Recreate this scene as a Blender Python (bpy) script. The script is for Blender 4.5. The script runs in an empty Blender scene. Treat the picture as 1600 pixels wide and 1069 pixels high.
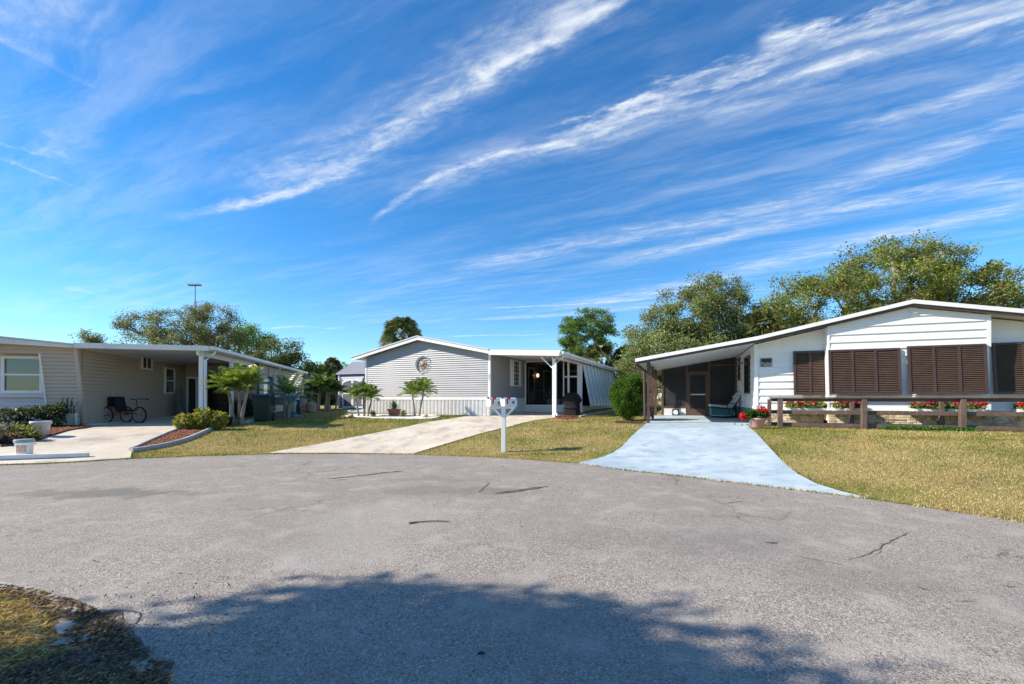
import bpy, bmesh, math, random
import numpy as np
from mathutils import Vector, Matrix, geometry
R = math.radians
random.seed(7)
RNG = np.random.default_rng(11)
SC = bpy.context.scene

# ---------------------------------------------------------------- camera
EYE, F, HY, CX = 1.45, 700.0, 623.0, 800.0      # eye height and the photo's own projection (1600 px wide)
cam_d = bpy.data.cameras.new('camera'); cam = bpy.data.objects.new('camera', cam_d)
SC.collection.objects.link(cam); SC.camera = cam
cam.location = (0, 0, EYE); cam.rotation_euler = (R(90), 0, 0)
cam_d.sensor_width = 36; cam_d.lens = 36 * F / 1600; cam_d.shift_y = (HY - 534.5) / 1600
cam_d.clip_start = 0.05; cam_d.clip_end = 3000
# ---------------------------------------------------------------- light
SUN_L = Vector((1.0, 0.10, -0.72)).normalized()
sun_d = bpy.data.lights.new('sun', 'SUN'); sun = bpy.data.objects.new('sun', sun_d); SC.collection.objects.link(sun)
sun_d.energy = 5.0; sun_d.angle = R(0.5); sun_d.color = (1.0, 0.90, 0.76)
sun.rotation_euler = SUN_L.to_track_quat('-Z', 'Y').to_euler(); sun.location = (-20, 0, 20)
SC.view_settings.view_transform = 'Standard'; SC.view_settings.look = 'None'
SC.view_settings.exposure = 0.66; SC.view_settings.gamma = 1.0; SC.view_settings.use_curve_mapping = False
SC.cycles.max_bounces = 6; SC.cycles.transparent_max_bounces = 12; SC.cycles.diffuse_bounces = 3

# node helper -------------------------------------------------------------
class NT:
    def __init__(s, tree): s.t = tree; s.n = tree.nodes; s.l = tree.links
    def new(s, typ, **kw):
        n = s.n.new(typ)
        for k, v in kw.items(): setattr(n, k, v)
        return n
    def put(s, sock, v):
        if isinstance(v, bpy.types.NodeSocket): s.l.new(v, sock)
        elif v is not None: sock.default_value = v
    def m(s, op, a, b=None, c=None, clamp=False):
        n = s.new('ShaderNodeMath', operation=op); n.use_clamp = clamp
        s.put(n.inputs[0], a)
        if b is not None: s.put(n.inputs[1], b)
        if c is not None: s.put(n.inputs[2], c)
        return n.outputs[0]
    def noise(s, vec, scale, detail=4, rough=.5, dist=0.0, dims='3D'):
        n = s.new('ShaderNodeTexNoise', noise_dimensions=dims)
        s.put(n.inputs['Vector'], vec); n.inputs['Scale'].default_value = scale; n.inputs['Detail'].default_value = detail
        n.inputs['Roughness'].default_value = rough; n.inputs['Distortion'].default_value = dist
        return n.outputs['Fac']
    def ramp(s, fac, a, b, lo=0.0, hi=1.0):
        n = s.new('ShaderNodeMapRange', interpolation_type='SMOOTHSTEP')
        s.put(n.inputs[0], fac); n.inputs[1].default_value = a; n.inputs[2].default_value = b
        n.inputs[3].default_value = lo; n.inputs[4].default_value = hi
        return n.outputs[0]
    def mix(s, f, a, b, typ='MIX'):
        n = s.new('ShaderNodeMix', data_type='RGBA', blend_type=typ)
        s.put(n.inputs[0], f)
        for i, v in ((6, a), (7, b)):
            if isinstance(v, tuple) and len(v) == 3: v = (*v, 1)
            s.put(n.inputs[i], v)
        return n.outputs[2]
    def vmul(s, vec, v):
        n = s.new('ShaderNodeVectorMath', operation='MULTIPLY'); s.put(n.inputs[0], vec); n.inputs[1].default_value = v
        return n.outputs[0]
    def comb(s, x, y, z=0.0):
        n = s.new('ShaderNodeCombineXYZ'); s.put(n.inputs[0], x); s.put(n.inputs[1], y); s.put(n.inputs[2], z)
        return n.outputs[0]

# ---------------------------------------------------------------- sky with cirrus
W = bpy.data.worlds.new('World'); SC.world = W; W.use_nodes = True
t = NT(W.node_tree); t.n.clear()
sky = t.new('ShaderNodeTexSky', sky_type='NISHITA'); sky.sun_disc = False
sky.sun_elevation = math.asin(-SUN_L.z); sky.sun_rotation = math.atan2(-SUN_L.x, -SUN_L.y)
sky.air_density = 1.0; sky.dust_density = 0.1; sky.ozone_density = 3.0; sky.altitude = 0
tc = t.new('ShaderNodeTexCoord'); sep = t.new('ShaderNodeSeparateXYZ'); t.l.new(tc.outputs['Generated'], sep.inputs[0])
dz = t.m('MAXIMUM', sep.outputs[2], 0.03)
X = t.m('DIVIDE', sep.outputs[0], dz); Y = t.m('DIVIDE', sep.outputs[1], dz)
CS, SN = 0.88, 0.47          # cirrus run along (.88,-.47) on the cloud plane
S = t.m('SUBTRACT', t.m('MULTIPLY', X, CS), t.m('MULTIPLY', Y, SN))
V = t.m('ADD', t.m('MULTIPLY', X, SN), t.m('MULTIPLY', Y, CS))
P3 = t.comb(S, V, 0.0)
wob = t.m('SUBTRACT', t.noise(t.vmul(P3, (.8, 1.2, 1)), 1.6, 5, .6), .5)
wob2 = t.m('SUBTRACT', t.noise(t.vmul(P3, (1.4, 3.0, 1)), 5.0, 6, .65), .5)
Vw = t.m('ADD', V, t.m('MULTIPLY', wob, .22))
fib = t.noise(t.comb(t.m('MULTIPLY', S, .55), t.m('MULTIPLY', Vw, 3.2), 3.1), 2.0, 9, .64, .35)     # long fibres
fib2 = t.noise(t.comb(t.m('MULTIPLY', S, 1.8), t.m('MULTIPLY', V, 5.2), 9.1), 2.6, 9, .70, .6)      # fine fibres
puff = t.noise(t.comb(S, t.m('MULTIPLY', V, 1.6), 4.4), 7.0, 7, .66, .6)
def fcurve(x, pts, lo, hi, vlo, vhi):
    n = t.new('ShaderNodeFloatCurve'); c = n.mapping.curves[0]
    P = [((a - lo) / (hi - lo), (b - vlo) / (vhi - vlo)) for a, b in pts]
    c.points[0].location = P[0]; c.points[1].location = P[-1]
    for p in P[1:-1]: c.points.new(*p)
    n.mapping.update()
    t.put(n.inputs['Value'], t.m('DIVIDE', t.m('SUBTRACT', x, lo), hi - lo, clamp=True))
    return t.m('ADD', t.m('MULTIPLY', n.outputs[0], vhi - vlo), vlo)
def px2sv(px, py):
    zz = (HY - py) / F; x = (px - CX) / F / zz; y = 1 / zz
    return x * CS - y * SN, x * SN + y * CS
def band(pix, w0, w1, amp, jit=.05, soft=(1.0, .0)):
    sv = sorted(px2sv(a, b) for a, b in pix)
    lo, hi = sv[0][0], sv[-1][0]; vs = [b for a, b in sv]; vlo, vhi = min(vs) - .1, max(vs) + .1
    v0 = fcurve(S, sv, lo, hi, vlo, vhi)
    d = t.m('ABSOLUTE', t.m('SUBTRACT', t.m('ADD', V, t.m('MULTIPLY', wob2, jit)), v0))
    k = t.m('DIVIDE', t.m('SUBTRACT', S, lo), hi - lo, clamp=True)
    wd = t.m('ADD', w0, t.m('MULTIPLY', k, w1 - w0))
    r = t.ramp(t.m('DIVIDE', d, wd), soft[0], soft[1])
    win = t.m('MULTIPLY', t.ramp(S, lo - .02, lo + (hi - lo) * .25), t.ramp(S, hi + .5, hi - .05))
    tex = t.m('MULTIPLY', t.m('MULTIPLY', t.ramp(fib2, .28, .70, .25, 1.3), t.ramp(fib, .25, .7, .6, 1.15)), t.ramp(puff, .32, .66, .45, 1.15)); r = t.m('POWER', r, 1.5)
    return t.m('MULTIPLY', t.m('MULTIPLY', t.m('MULTIPLY', r, win), amp), tex)
masks = [
    band([(240, 345), (380, 318), (500, 285), (600, 215), (760, 120), (950, 8), (1010, -40)], .09, .045, .62, .12),
    band([(360, 300), (560, 232), (720, 130), (900, 10)], .30, .16, .42, .2),
    band([(570, 362), (640, 303), (720, 262), (800, 236), (920, 214), (1000, 180), (1180, 140), (1300, 98), (1450, 60), (1620, 18)], .045, .040, .62, .06),
    band([(620, 330), (720, 270), (800, 243), (920, 222), (1000, 190), (1180, 155), (1300, 115), (1450, 75), (1620, 40)], .20, .13, .36, .12),
    band([(850, 228), (980, 172), (1050, 140), (1135, 118)], .09, .08, .75, .30),
    band([(1190, 70), (1235, 60), (1290, 52)], .12, .05, .8, .25),
    band([(1240, 82), (1380, 48), (1590, 4)], .03, .05, .55, .05),
    band([(1300, 200), (1450, 170), (1600, 118), (1700, 80)], .12, .12, .42, .25),
    band([(690, 440), (800, 402), (960, 372), (1180, 330), (1400, 262), (1600, 180)], .28, .24, .36, .25),
    band([(900, 420), (1100, 378), (1410, 310), (1620, 300)], .26, .22, .42, .2),
    band([(820, 485), (1000, 460), (1250, 400), (1600, 320)], .5, .3, .45, .2),
    band([(700, 500), (900, 490), (1120, 470)], .20, .2, .4, .1),
    band([(0, 440), (120, 455), (260, 480)], .30, .2, .40, .1),
    band([(-40, 220), (60, 240), (140, 300)], .15, .1, .35, .4),
    band([(-60, 20), (40, 30), (110, 120)], .2, .2, .35, .4),
    band([(420, 515), (470, 510), (510, 514)], .10, .1, .6, .05),
    band([(700, 526), (760, 524), (820, 524)], .12, .1, .6, .05),
    band([(740, 482), (850, 478), (980, 470)], .06, .06, .6, .05),
]
# veils: broad thin cirrus, thicker to the right and low down
big = t.noise(t.vmul(P3, (.5, .9, 1)), .9, 3, .5)
veil = t.m('MULTIPLY', t.ramp(fib, .32, .82), t.ramp(big, .34, .68))
veil = t.m('MULTIPLY', veil, .28)
veil2 = t.m('MULTIPLY', t.m('MULTIPLY', t.ramp(fib2, .30, .85), t.ramp(fib, .30, .70)), t.ramp(X, -.6, 1.6, .06, .16))
masks += [veil, veil2]
keep = None
for mk in masks:
    inv = t.m('SUBTRACT', 1.0, t.m('MINIMUM', mk, .97))
    keep = inv if keep is None else t.m('MULTIPLY', keep, inv)
cloud = t.m('SUBTRACT', 1.0, keep)
cloud = t.m('MULTIPLY', cloud, t.ramp(sep.outputs[2], .035, .14))
hsv = t.new('ShaderNodeHueSaturation'); hsv.inputs['Saturation'].default_value = 1.3; hsv.inputs['Value'].default_value = 1.0; hsv.inputs['Hue'].default_value = .497
t.l.new(sky.outputs[0], hsv.inputs['Color'])
skyc = t.mix(1.0, hsv.outputs[0], (0.72, 0.91, 1.03), 'MULTIPLY')
skyg = t.mix(cloud, skyc, (4.9, 5.2, 5.5))
bg = t.new('ShaderNodeBackground'); bg.inputs['Strength'].default_value = 0.125
t.l.new(skyg, bg.inputs[0])
wo = t.new('ShaderNodeOutputWorld'); t.l.new(bg.outputs[0], wo.inputs[0])

# ---------------------------------------------------------------- materials
MATS = {}
def pm(name, col, rough=.6, var=.12, scale=3.0, bump=0.0, bscale=40.0, metal=0.0, spec=.5, streak=None, dirt=None):
    """principled paint / stone / metal with mottling, optional vertical streaks and dirt"""
    mt = bpy.data.materials.new(name); mt.use_nodes = True; n = NT(mt.node_tree)
    b = n.n['Principled BSDF']; tcn = n.new('ShaderNodeTexCoord'); o = tcn.outputs['Object']
    f = n.noise(o, scale, 6, .6)
    c = n.mix(n.ramp(f, .25, .75), tuple(x * (1 - var) for x in col), tuple(min(1, x * (1 + var)) for x in col))
    if streak:
        g = n.noise(n.vmul(o, (9, 9, .5)), streak[0], 4, .6)
        c = n.mix(n.m('MULTIPLY', n.ramp(g, .5, .75), streak[1]), c, streak[2])
    if dirt:
        g = n.noise(o, dirt[0], 8, .7)
        c = n.mix(n.m('MULTIPLY', n.ramp(g, .52, .72), dirt[1]), c, dirt[2])
    n.put(b.inputs['Base Color'], c); b.inputs['Roughness'].default_value = rough; b.inputs['Metallic'].default_value = metal
    b.inputs['Specular IOR Level'].default_value = spec
    if bump:
        bp = n.new('ShaderNodeBump'); bp.inputs['Strength'].default_value = bump; bp.inputs['Distance'].default_value = .01
        n.put(bp.inputs['Height'], n.noise(o, bscale, 5, .6)); n.put(b.inputs['Normal'], bp.outputs[0])
    MATS[name] = mt; return mt
def leafmat(name, trans=.35, rough=.5, spec=.35):
    """foliage: colour of each leaf from its attribute, lit through"""
    mt = bpy.data.materials.new(name); mt.use_nodes = True; n = NT(mt.node_tree)
    b = n.n['Principled BSDF']; a = n.new('ShaderNodeAttribute', attribute_name='col')
    n.put(b.inputs['Base Color'], a.outputs['Color']); b.inputs['Roughness'].default_value = rough; b.inputs['Specular IOR Level'].default_value = spec
    tr = n.new('ShaderNodeBsdfTranslucent'); n.put(tr.inputs[0], n.mix(1.0, a.outputs['Color'], (1.25, 1.25, .7), 'MULTIPLY'))
    mx = n.new('ShaderNodeMixShader'); mx.inputs[0].default_value = trans
    n.l.new(b.outputs[0], mx.inputs[1]); n.l.new(tr.outputs[0], mx.inputs[2]); n.l.new(mx.outputs[0], n.n['Material Output'].inputs[0])
    return mt
def emit(name, col, s):
    mt = bpy.data.materials.new(name); mt.use_nodes = True; b = mt.node_tree.nodes['Principled BSDF']
    b.inputs['Base Color'].default_value = (*col, 1); b.inputs['Emission Color'].default_value = (*col, 1); b.inputs['Emission Strength'].default_value = s
    return mt
def screenmat(name, col, opac):
    mt = bpy.data.materials.new(name); mt.use_nodes = True; n = NT(mt.node_tree); b = n.n['Principled BSDF']
    b.inputs['Base Color'].default_value = (*col, 1); b.inputs['Roughness'].default_value = .7; b.inputs['Specular IOR Level'].default_value = .2
    tr = n.new('ShaderNodeBsdfTransparent'); mx = n.new('ShaderNodeMixShader'); mx.inputs[0].default_value = opac
    n.l.new(tr.outputs[0], mx.inputs[1]); n.l.new(b.outputs[0], mx.inputs[2]); n.l.new(mx.outputs[0], n.n['Material Output'].inputs[0])
    return mt

def asphalt_mat():
    mt = bpy.data.materials.new('asphalt'); mt.use_nodes = True; n = NT(mt.node_tree); b = n.n['Principled BSDF']
    g = n.new('ShaderNodeNewGeometry').outputs['Position']
    def vor(sc):
        v = n.new('ShaderNodeTexVoronoi'); n.put(v.inputs['Vector'], g); v.inputs['Scale'].default_value = sc; return v
    v1 = vor(150.0); v2 = vor(80.0)
    w1 = n.new('ShaderNodeSeparateColor'); n.l.new(v1.outputs['Color'], w1.inputs[0])
    w2 = n.new('ShaderNodeSeparateColor'); n.l.new(v2.outputs['Color'], w2.inputs[0])
    c = n.mix(n.ramp(w1.outputs[0], .0, 1.0), (.19, .161, .134), (.455, .392, .325))
    c = n.mix(n.ramp(w2.outputs[1], .80, .97), c, (.50, .47, .44))
    c = n.mix(n.ramp(w2.outputs[0], .12, .02, 0, .8), c, (.09, .083, .078))
    c = n.mix(n.ramp(v1.outputs['Distance'], .45, .75, 0, .45), c, (.09, .083, .078))
    blot = n.noise(g, .55, 5, .6); blot2 = n.noise(g, 2.2, 6, .65)
    c = n.mix(n.ramp(blot, .38, .62, 0, .48), c, (.23, .205, .185), 'MIX')
    c = n.mix(n.ramp(blot2, .48, .68, 0, .40), c, (.47, .42, .365), 'MIX')
    c = n.mix(n.ramp(n.noise(g, 9, 6, .7), .60, .78, 0, .35), c, (.12, .11, .10))
    # hairline crack network, only where the surface is worn
    wv = n.new('ShaderNodeVectorMath', operation='ADD'); n.l.new(g, wv.inputs[0]); nz = n.new('ShaderNodeTexNoise'); nz.inputs['Scale'].default_value = 2.6; nz.inputs['Detail'].default_value = 8; nz.inputs['Roughness'].default_value = .75; n.l.new(g, nz.inputs['Vector'])
    n.l.new(n.vmul(nz.outputs['Color'], (.9, .9, .0)), wv.inputs[1]); ve = n.new('ShaderNodeTexVoronoi', feature='DISTANCE_TO_EDGE'); ve.inputs['Scale'].default_value = .62; n.l.new(wv.outputs[0], ve.inputs['Vector'])
    c = n.mix(n.m('MULTIPLY', n.ramp(ve.outputs['Distance'], .010, .003), n.ramp(n.noise(g, .42, 3, .5), .50, .62, 0, .75)), c, (.07, .062, .055))
    ve2 = n.new('ShaderNodeTexVoronoi', feature='DISTANCE_TO_EDGE'); ve2.inputs['Scale'].default_value = 2.1; n.l.new(wv.outputs[0], ve2.inputs['Vector'])
    c = n.mix(n.m('MULTIPLY', n.ramp(ve2.outputs['Distance'], .014, .004), n.ramp(n.noise(n.vmul(g, (1.1, .9, 1)), .8, 3, .5), .58, .68, 0, .55)), c, (.10, .09, .08))
    sp = n.new('ShaderNodeSeparateXYZ'); n.l.new(g, sp.inputs[0])
    wx = n.m('ADD', sp.outputs[0], n.m('MULTIPLY', n.m('SUBTRACT', n.noise(g, 1.3, 6, .7), .5), 1.8))
    wy = n.m('ADD', sp.outputs[1], n.m('MULTIPLY', n.m('SUBTRACT', n.noise(n.vmul(g, (1, 1, 1)), 1.7, 6, .7), .5), 1.6))
    # oil and damp stains that lie on this road (centre, half sizes, strength)
    for (px, py, rx, ry, s, col) in ((170, 775, 1.3, .35, .55, (.09, .085, .08)), (720, 770, 1.1, .35, .40, (.14, .115, .095)), (690, 752, 1.0, .3, .35, (.15, .12, .1)),
                                     (1060, 850, 1.3, .4, .25, (.13, .125, .12)), (600, 815, .8, .9, .30, (.42, .39, .34)), (530, 870, .7, .4, .3, (.4, .37, .33)), (1330, 910, .6, .25, .3, (.16, .13, .1))):
        D = EYE * F / (py - HY); xx = (px - CX) / F * D
        e = n.m('ADD', n.m('POWER', n.m('DIVIDE', n.m('SUBTRACT', wx, xx), rx), 2.0), n.m('POWER', n.m('DIVIDE', n.m('SUBTRACT', wy, D), ry), 2.0))
        c = n.mix(n.m('MULTIPLY', n.ramp(e, 1.6, .2), s), c, col)
    n.put(b.inputs['Base Color'], c); b.inputs['Roughness'].default_value = .8; b.inputs['Specular IOR Level'].default_value = .35
    bp = n.new('ShaderNodeBump'); bp.inputs['Strength'].default_value = .75; bp.inputs['Distance'].default_value = .004
    n.put(bp.inputs['Height'], n.m('ADD', n.m('MULTIPLY', v1.outputs['Distance'], -1.0), n.m('MULTIPLY', v2.outputs['Distance'], -.8)))
    n.put(b.inputs['Normal'], bp.outputs[0])
    return mt
def concrete_mat(name, base, dark, pale, streakdir=(1, 1, 1), rough=.75, rust=None):
    mt = bpy.data.materials.new(name); mt.use_nodes = True; n = NT(mt.node_tree); b = n.n['Principled BSDF']
    g = n.new('ShaderNodeNewGeometry').outputs['Position']
    c = n.mix(n.ramp(n.noise(g, .8, 6, .65), .35, .7), base, pale)
    c = n.mix(n.ramp(n.noise(n.vmul(g, streakdir), 1.6, 8, .72), .46, .68, 0, .80), c, dark)
    c = n.mix(n.ramp(n.noise(g, 60, 4, .6), .45, .7, 0, .22), c, dark)
    if rust: c = n.mix(n.ramp(n.noise(g, 1.1, 7, .7, .4), .60, .72, 0, .5), c, rust)
    n.put(b.inputs['Base Color'], c); b.inputs['Roughness'].default_value = rough; b.inputs['Specular IOR Level'].default_value = .3
    bp = n.new('ShaderNodeBump'); bp.inputs['Strength'].default_value = .4; bp.inputs['Distance'].default_value = .004
    n.put(bp.inputs['Height'], n.noise(g, 80, 5, .65)); n.put(b.inputs['Normal'], bp.outputs[0])
    return mt
def lawn_mat():
    mt = bpy.data.materials.new('lawn'); mt.use_nodes = True; n = NT(mt.node_tree); b = n.n['Principled BSDF']
    g = n.new('ShaderNodeNewGeometry').outputs['Position']
    c = n.mix(n.ramp(n.noise(g, .55, 6, .65), .38, .62), (.18, .19, .055), (.38, .31, .13))
    c = n.mix(n.ramp(n.noise(g, 4.5, 6, .7), .42, .66), c, (.40, .31, .13))
    c = n.mix(n.ramp(n.noise(g, 28, 6, .75), .52, .70, 0, .7), c, (.10, .085, .03))
    c = n.mix(n.ramp(n.noise(g, 75, 4, .7), .52, .68, 0, .7), c, (.46, .38, .17))
    n.put(b.inputs['Base Color'], c); b.inputs['Roughness'].default_value = .9; b.inputs['Specular IOR Level'].default_value = .1
    bp = n.new('ShaderNodeBump'); bp.inputs['Strength'].default_value = 1.0; bp.inputs['Distance'].default_value = .03
    n.put(bp.inputs['Height'], n.noise(g, 45, 6, .75)); n.put(b.inputs['Normal'], bp.outputs[0])
    return mt
def two_scale(name, cols, scale, rough=.9, bump=.8):
    """voronoi cells of several colours: mulch, stacked stone, pebbles"""
    mt = bpy.data.materials.new(name); mt.use_nodes = True; n = NT(mt.node_tree); b = n.n['Principled BSDF']
    o = n.new('ShaderNodeTexCoord').outputs['Object']
    v = n.new('ShaderNodeTexVoronoi'); n.put(v.inputs['Vector'], n.vmul(o, (1, 1, 1))); v.inputs['Scale'].default_value = scale
    sc = n.new('ShaderNodeSeparateColor'); n.l.new(v.outputs['Color'], sc.inputs[0])
    c = n.mix(n.ramp(sc.outputs[0], .2, .8), cols[0], cols[1]); c = n.mix(n.ramp(sc.outputs[1], .6, .8), c, cols[2])
    n.put(b.inputs['Base Color'], c); b.inputs['Roughness'].default_value = rough
    bp = n.new('ShaderNodeBump'); bp.inputs['Strength'].default_value = bump; bp.inputs['Distance'].default_value = .02
    n.put(bp.inputs['Height'], n.m('MULTIPLY', v.outputs['Distance'], -1)); n.put(b.inputs['Normal'], bp.outputs[0])
    return mt
M = dict(
    asphalt=asphalt_mat(), lawn=lawn_mat(),
    concrete=concrete_mat('pale_concrete', (.58, .50, .39), (.34, .29, .24), (.68, .62, .50), (1.1, .5, 1), rust=(.52, .36, .22)),
    blue=concrete_mat('blue_painted_concrete', (.37, .46, .51), (.26, .33, .39), (.52, .60, .63), (1.6, 1.9, 1), .6),
    edging=concrete_mat('edging_concrete', (.42, .38, .33), (.22, .2, .18), (.52, .48, .43)),
    slab=concrete_mat('pale_board', (.70, .70, .68), (.5, .5, .48), (.8, .8, .78)),
    mulch=two_scale('red_mulch', ((.20, .055, .035), (.09, .03, .022), (.30, .13, .09)), 28),
    soil=two_scale('leaf_soil', ((.14, .10, .07), (.07, .052, .038), (.26, .19, .13)), 45),
    sand=concrete_mat('pale_sand', (.32, .30, .28), (.16, .14, .12), (.42, .40, .38)),
    pebble=two_scale('white_pebbles', ((.72, .70, .66), (.55, .53, .5), (.8, .79, .77)), 16),
    stone=two_scale('tan_stone', ((.58, .47, .32), (.44, .34, .22), (.70, .60, .46)), 7.0, .85, 1.0),
    tanvinyl=pm('tan_vinyl', (.50, .405, .31), .55, .05, 1.2), tanwing=pm('pale_tan_vinyl', (.50, .43, .35), .55, .05, 1.2),
    palevinyl=pm('pale_grey_vinyl', (.55, .56, .58), .55, .05, 1.2),
    greyvinyl=pm('lilac_grey_vinyl', (.345, .345, .36), .5, .05, .9, streak=(1.0, .15, (.33, .31, .31))),
    whitevinyl=pm('white_siding', (.80, .79, .77), .5, .03, 1.0, streak=(1.2, .20, (.60, .59, .54)), dirt=(1.6, .12, (.55, .54, .48))),
    white=pm('white_paint', (.80, .79, .77), .45, .03, 2.0, streak=(1.0, .22, (.58, .56, .50)), dirt=(3.0, .18, (.55, .52, .46))), offwhite=pm('off_white_metal', (.70, .70, .68), .45, .06, 2.0, streak=(1.0, .2, (.5, .48, .45))),
    rooftop=pm('pale_roof_metal', (.60, .62, .64), .45, .08, .8, dirt=(2.0, .3, (.4, .4, .4))),
    rooflight=pm('white_roof_coating', (.78, .78, .77), .5, .05, .8, dirt=(3.0, .25, (.5, .5, .48))),
    soffit=pm('soffit', (.66, .67, .67), .5, .04, 2.0), brown=pm('brown_paint', (.075, .042, .034), .5, .12, 3.0), brownl=pm('light_brown_wood', (.10, .056, .040), .6, .15, 4.0),
    louver=pm('brown_louver', (.065, .036, .030), .45, .15, 4.0), slat=pm('brown_slat', (.115, .075, .056), .5, .2, 5.0), wood=pm('weathered_wood', (.12, .08, .062), .8, .25, 5.0, .5, 60, streak=(2.0, .4, (.26, .2, .16))),
    blk=pm('black_plastic', (.012, .012, .014), .45, .2, 6), blkfab=pm('black_cover', (.005, .006, .009), .85, .2, 4, .6, 12),
    darkgreen=pm('green_bin_plastic', (.006, .028, .022), .45, .1, 3), bluebin=pm('blue_plastic', (.03, .10, .42), .45, .1, 3), greytote=pm('grey_green_board', (.10, .12, .10), .6, .1, 3),
    red=pm('red_paint', (.45, .03, .03), .4, .1, 4), orange=pm('orange_metal', (.40, .10, .03), .4, .1, 4), terracotta=pm('terracotta', (.45, .17, .10), .8, .15, 6), pinkpot=pm('pink_pot', (.55, .30, .26), .7, .1, 6),
    steel=pm('dull_steel', (.35, .36, .38), .35, .1, 6, metal=.8), rubber=pm('rubber', (.015, .015, .015), .8, .2, 6), galv=pm('awning_pale', (.72, .76, .75), .4, .05, 2.0), galvd=pm('awning_green_grey', (.34, .40, .39), .4, .08, 2.0),
    shedwall=pm('shed_blue_grey', (.19, .235, .28), .55, .05, 2.0), shedroof=pm('shed_roof', (.44, .42, .44), .4, .08, 2.0), bark=pm('bark', (.16, .12, .095), .9, .3, 6, 1.0, 30), barkg=pm('grey_bark', (.24, .21, .18), .9, .3, 5, 1.0, 25),
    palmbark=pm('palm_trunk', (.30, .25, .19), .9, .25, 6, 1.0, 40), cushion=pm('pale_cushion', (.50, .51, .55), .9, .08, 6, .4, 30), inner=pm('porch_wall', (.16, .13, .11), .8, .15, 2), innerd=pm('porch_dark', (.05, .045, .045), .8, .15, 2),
    lower=pm('blue_grey_paint', (.13, .19, .21), .6, .1, 2), doorwood=pm('red_brown_door', (.11, .03, .022), .4, .2, 3), railwood=pm('pink_brown_wood', (.30, .16, .12), .6, .15, 5),
    potwhite=pm('chalky_pot', (.62, .55, .52), .8, .15, 5, dirt=(6, .5, (.45, .33, .3))), stain=pm('tar', (.085, .078, .072), .8, .4, 12), sunmetal=pm('copper_art', (.30, .16, .10), .45, .2, 9), artgrey=pm('art_grey', (.16, .16, .16), .5, .2, 9), artmint=pm('art_pale_green', (.55, .65, .6), .5, .2, 9),
    text=pm('pale_numerals', (.60, .60, .58), .6, .03, 3), screen=screenmat('dark_insect_screen', (.036, .037, .042), .88), screen2=screenmat('black_insect_screen', (.015, .015, .017), .35), screen3=screenmat('porch_screen', (.10, .095, .09), .50),
    lamp=emit('lit_lamp', (1.0, .75, .42), 2.5), leaf=leafmat('leaf', .48), leafp=leafmat('palm_leaf', .3, .38, .5), grass=leafmat('grass_blade', .3, .7, .15), petal=leafmat('petal', .25, .6, .2),
)
def glassmat():
    mt = bpy.data.materials.new('window_glass'); mt.use_nodes = True; b = mt.node_tree.nodes['Principled BSDF']
    b.inputs['Base Color'].default_value = (.012, .014, .017, 1); b.inputs['Roughness'].default_value = .03; b.inputs['IOR'].default_value = 1.6
    b.inputs['Specular IOR Level'].default_value = .9; b.inputs['Coat Weight'].default_value = .5; b.inputs['Coat Roughness'].default_value = .02
    return mt
M['glass'] = glassmat()

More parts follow.
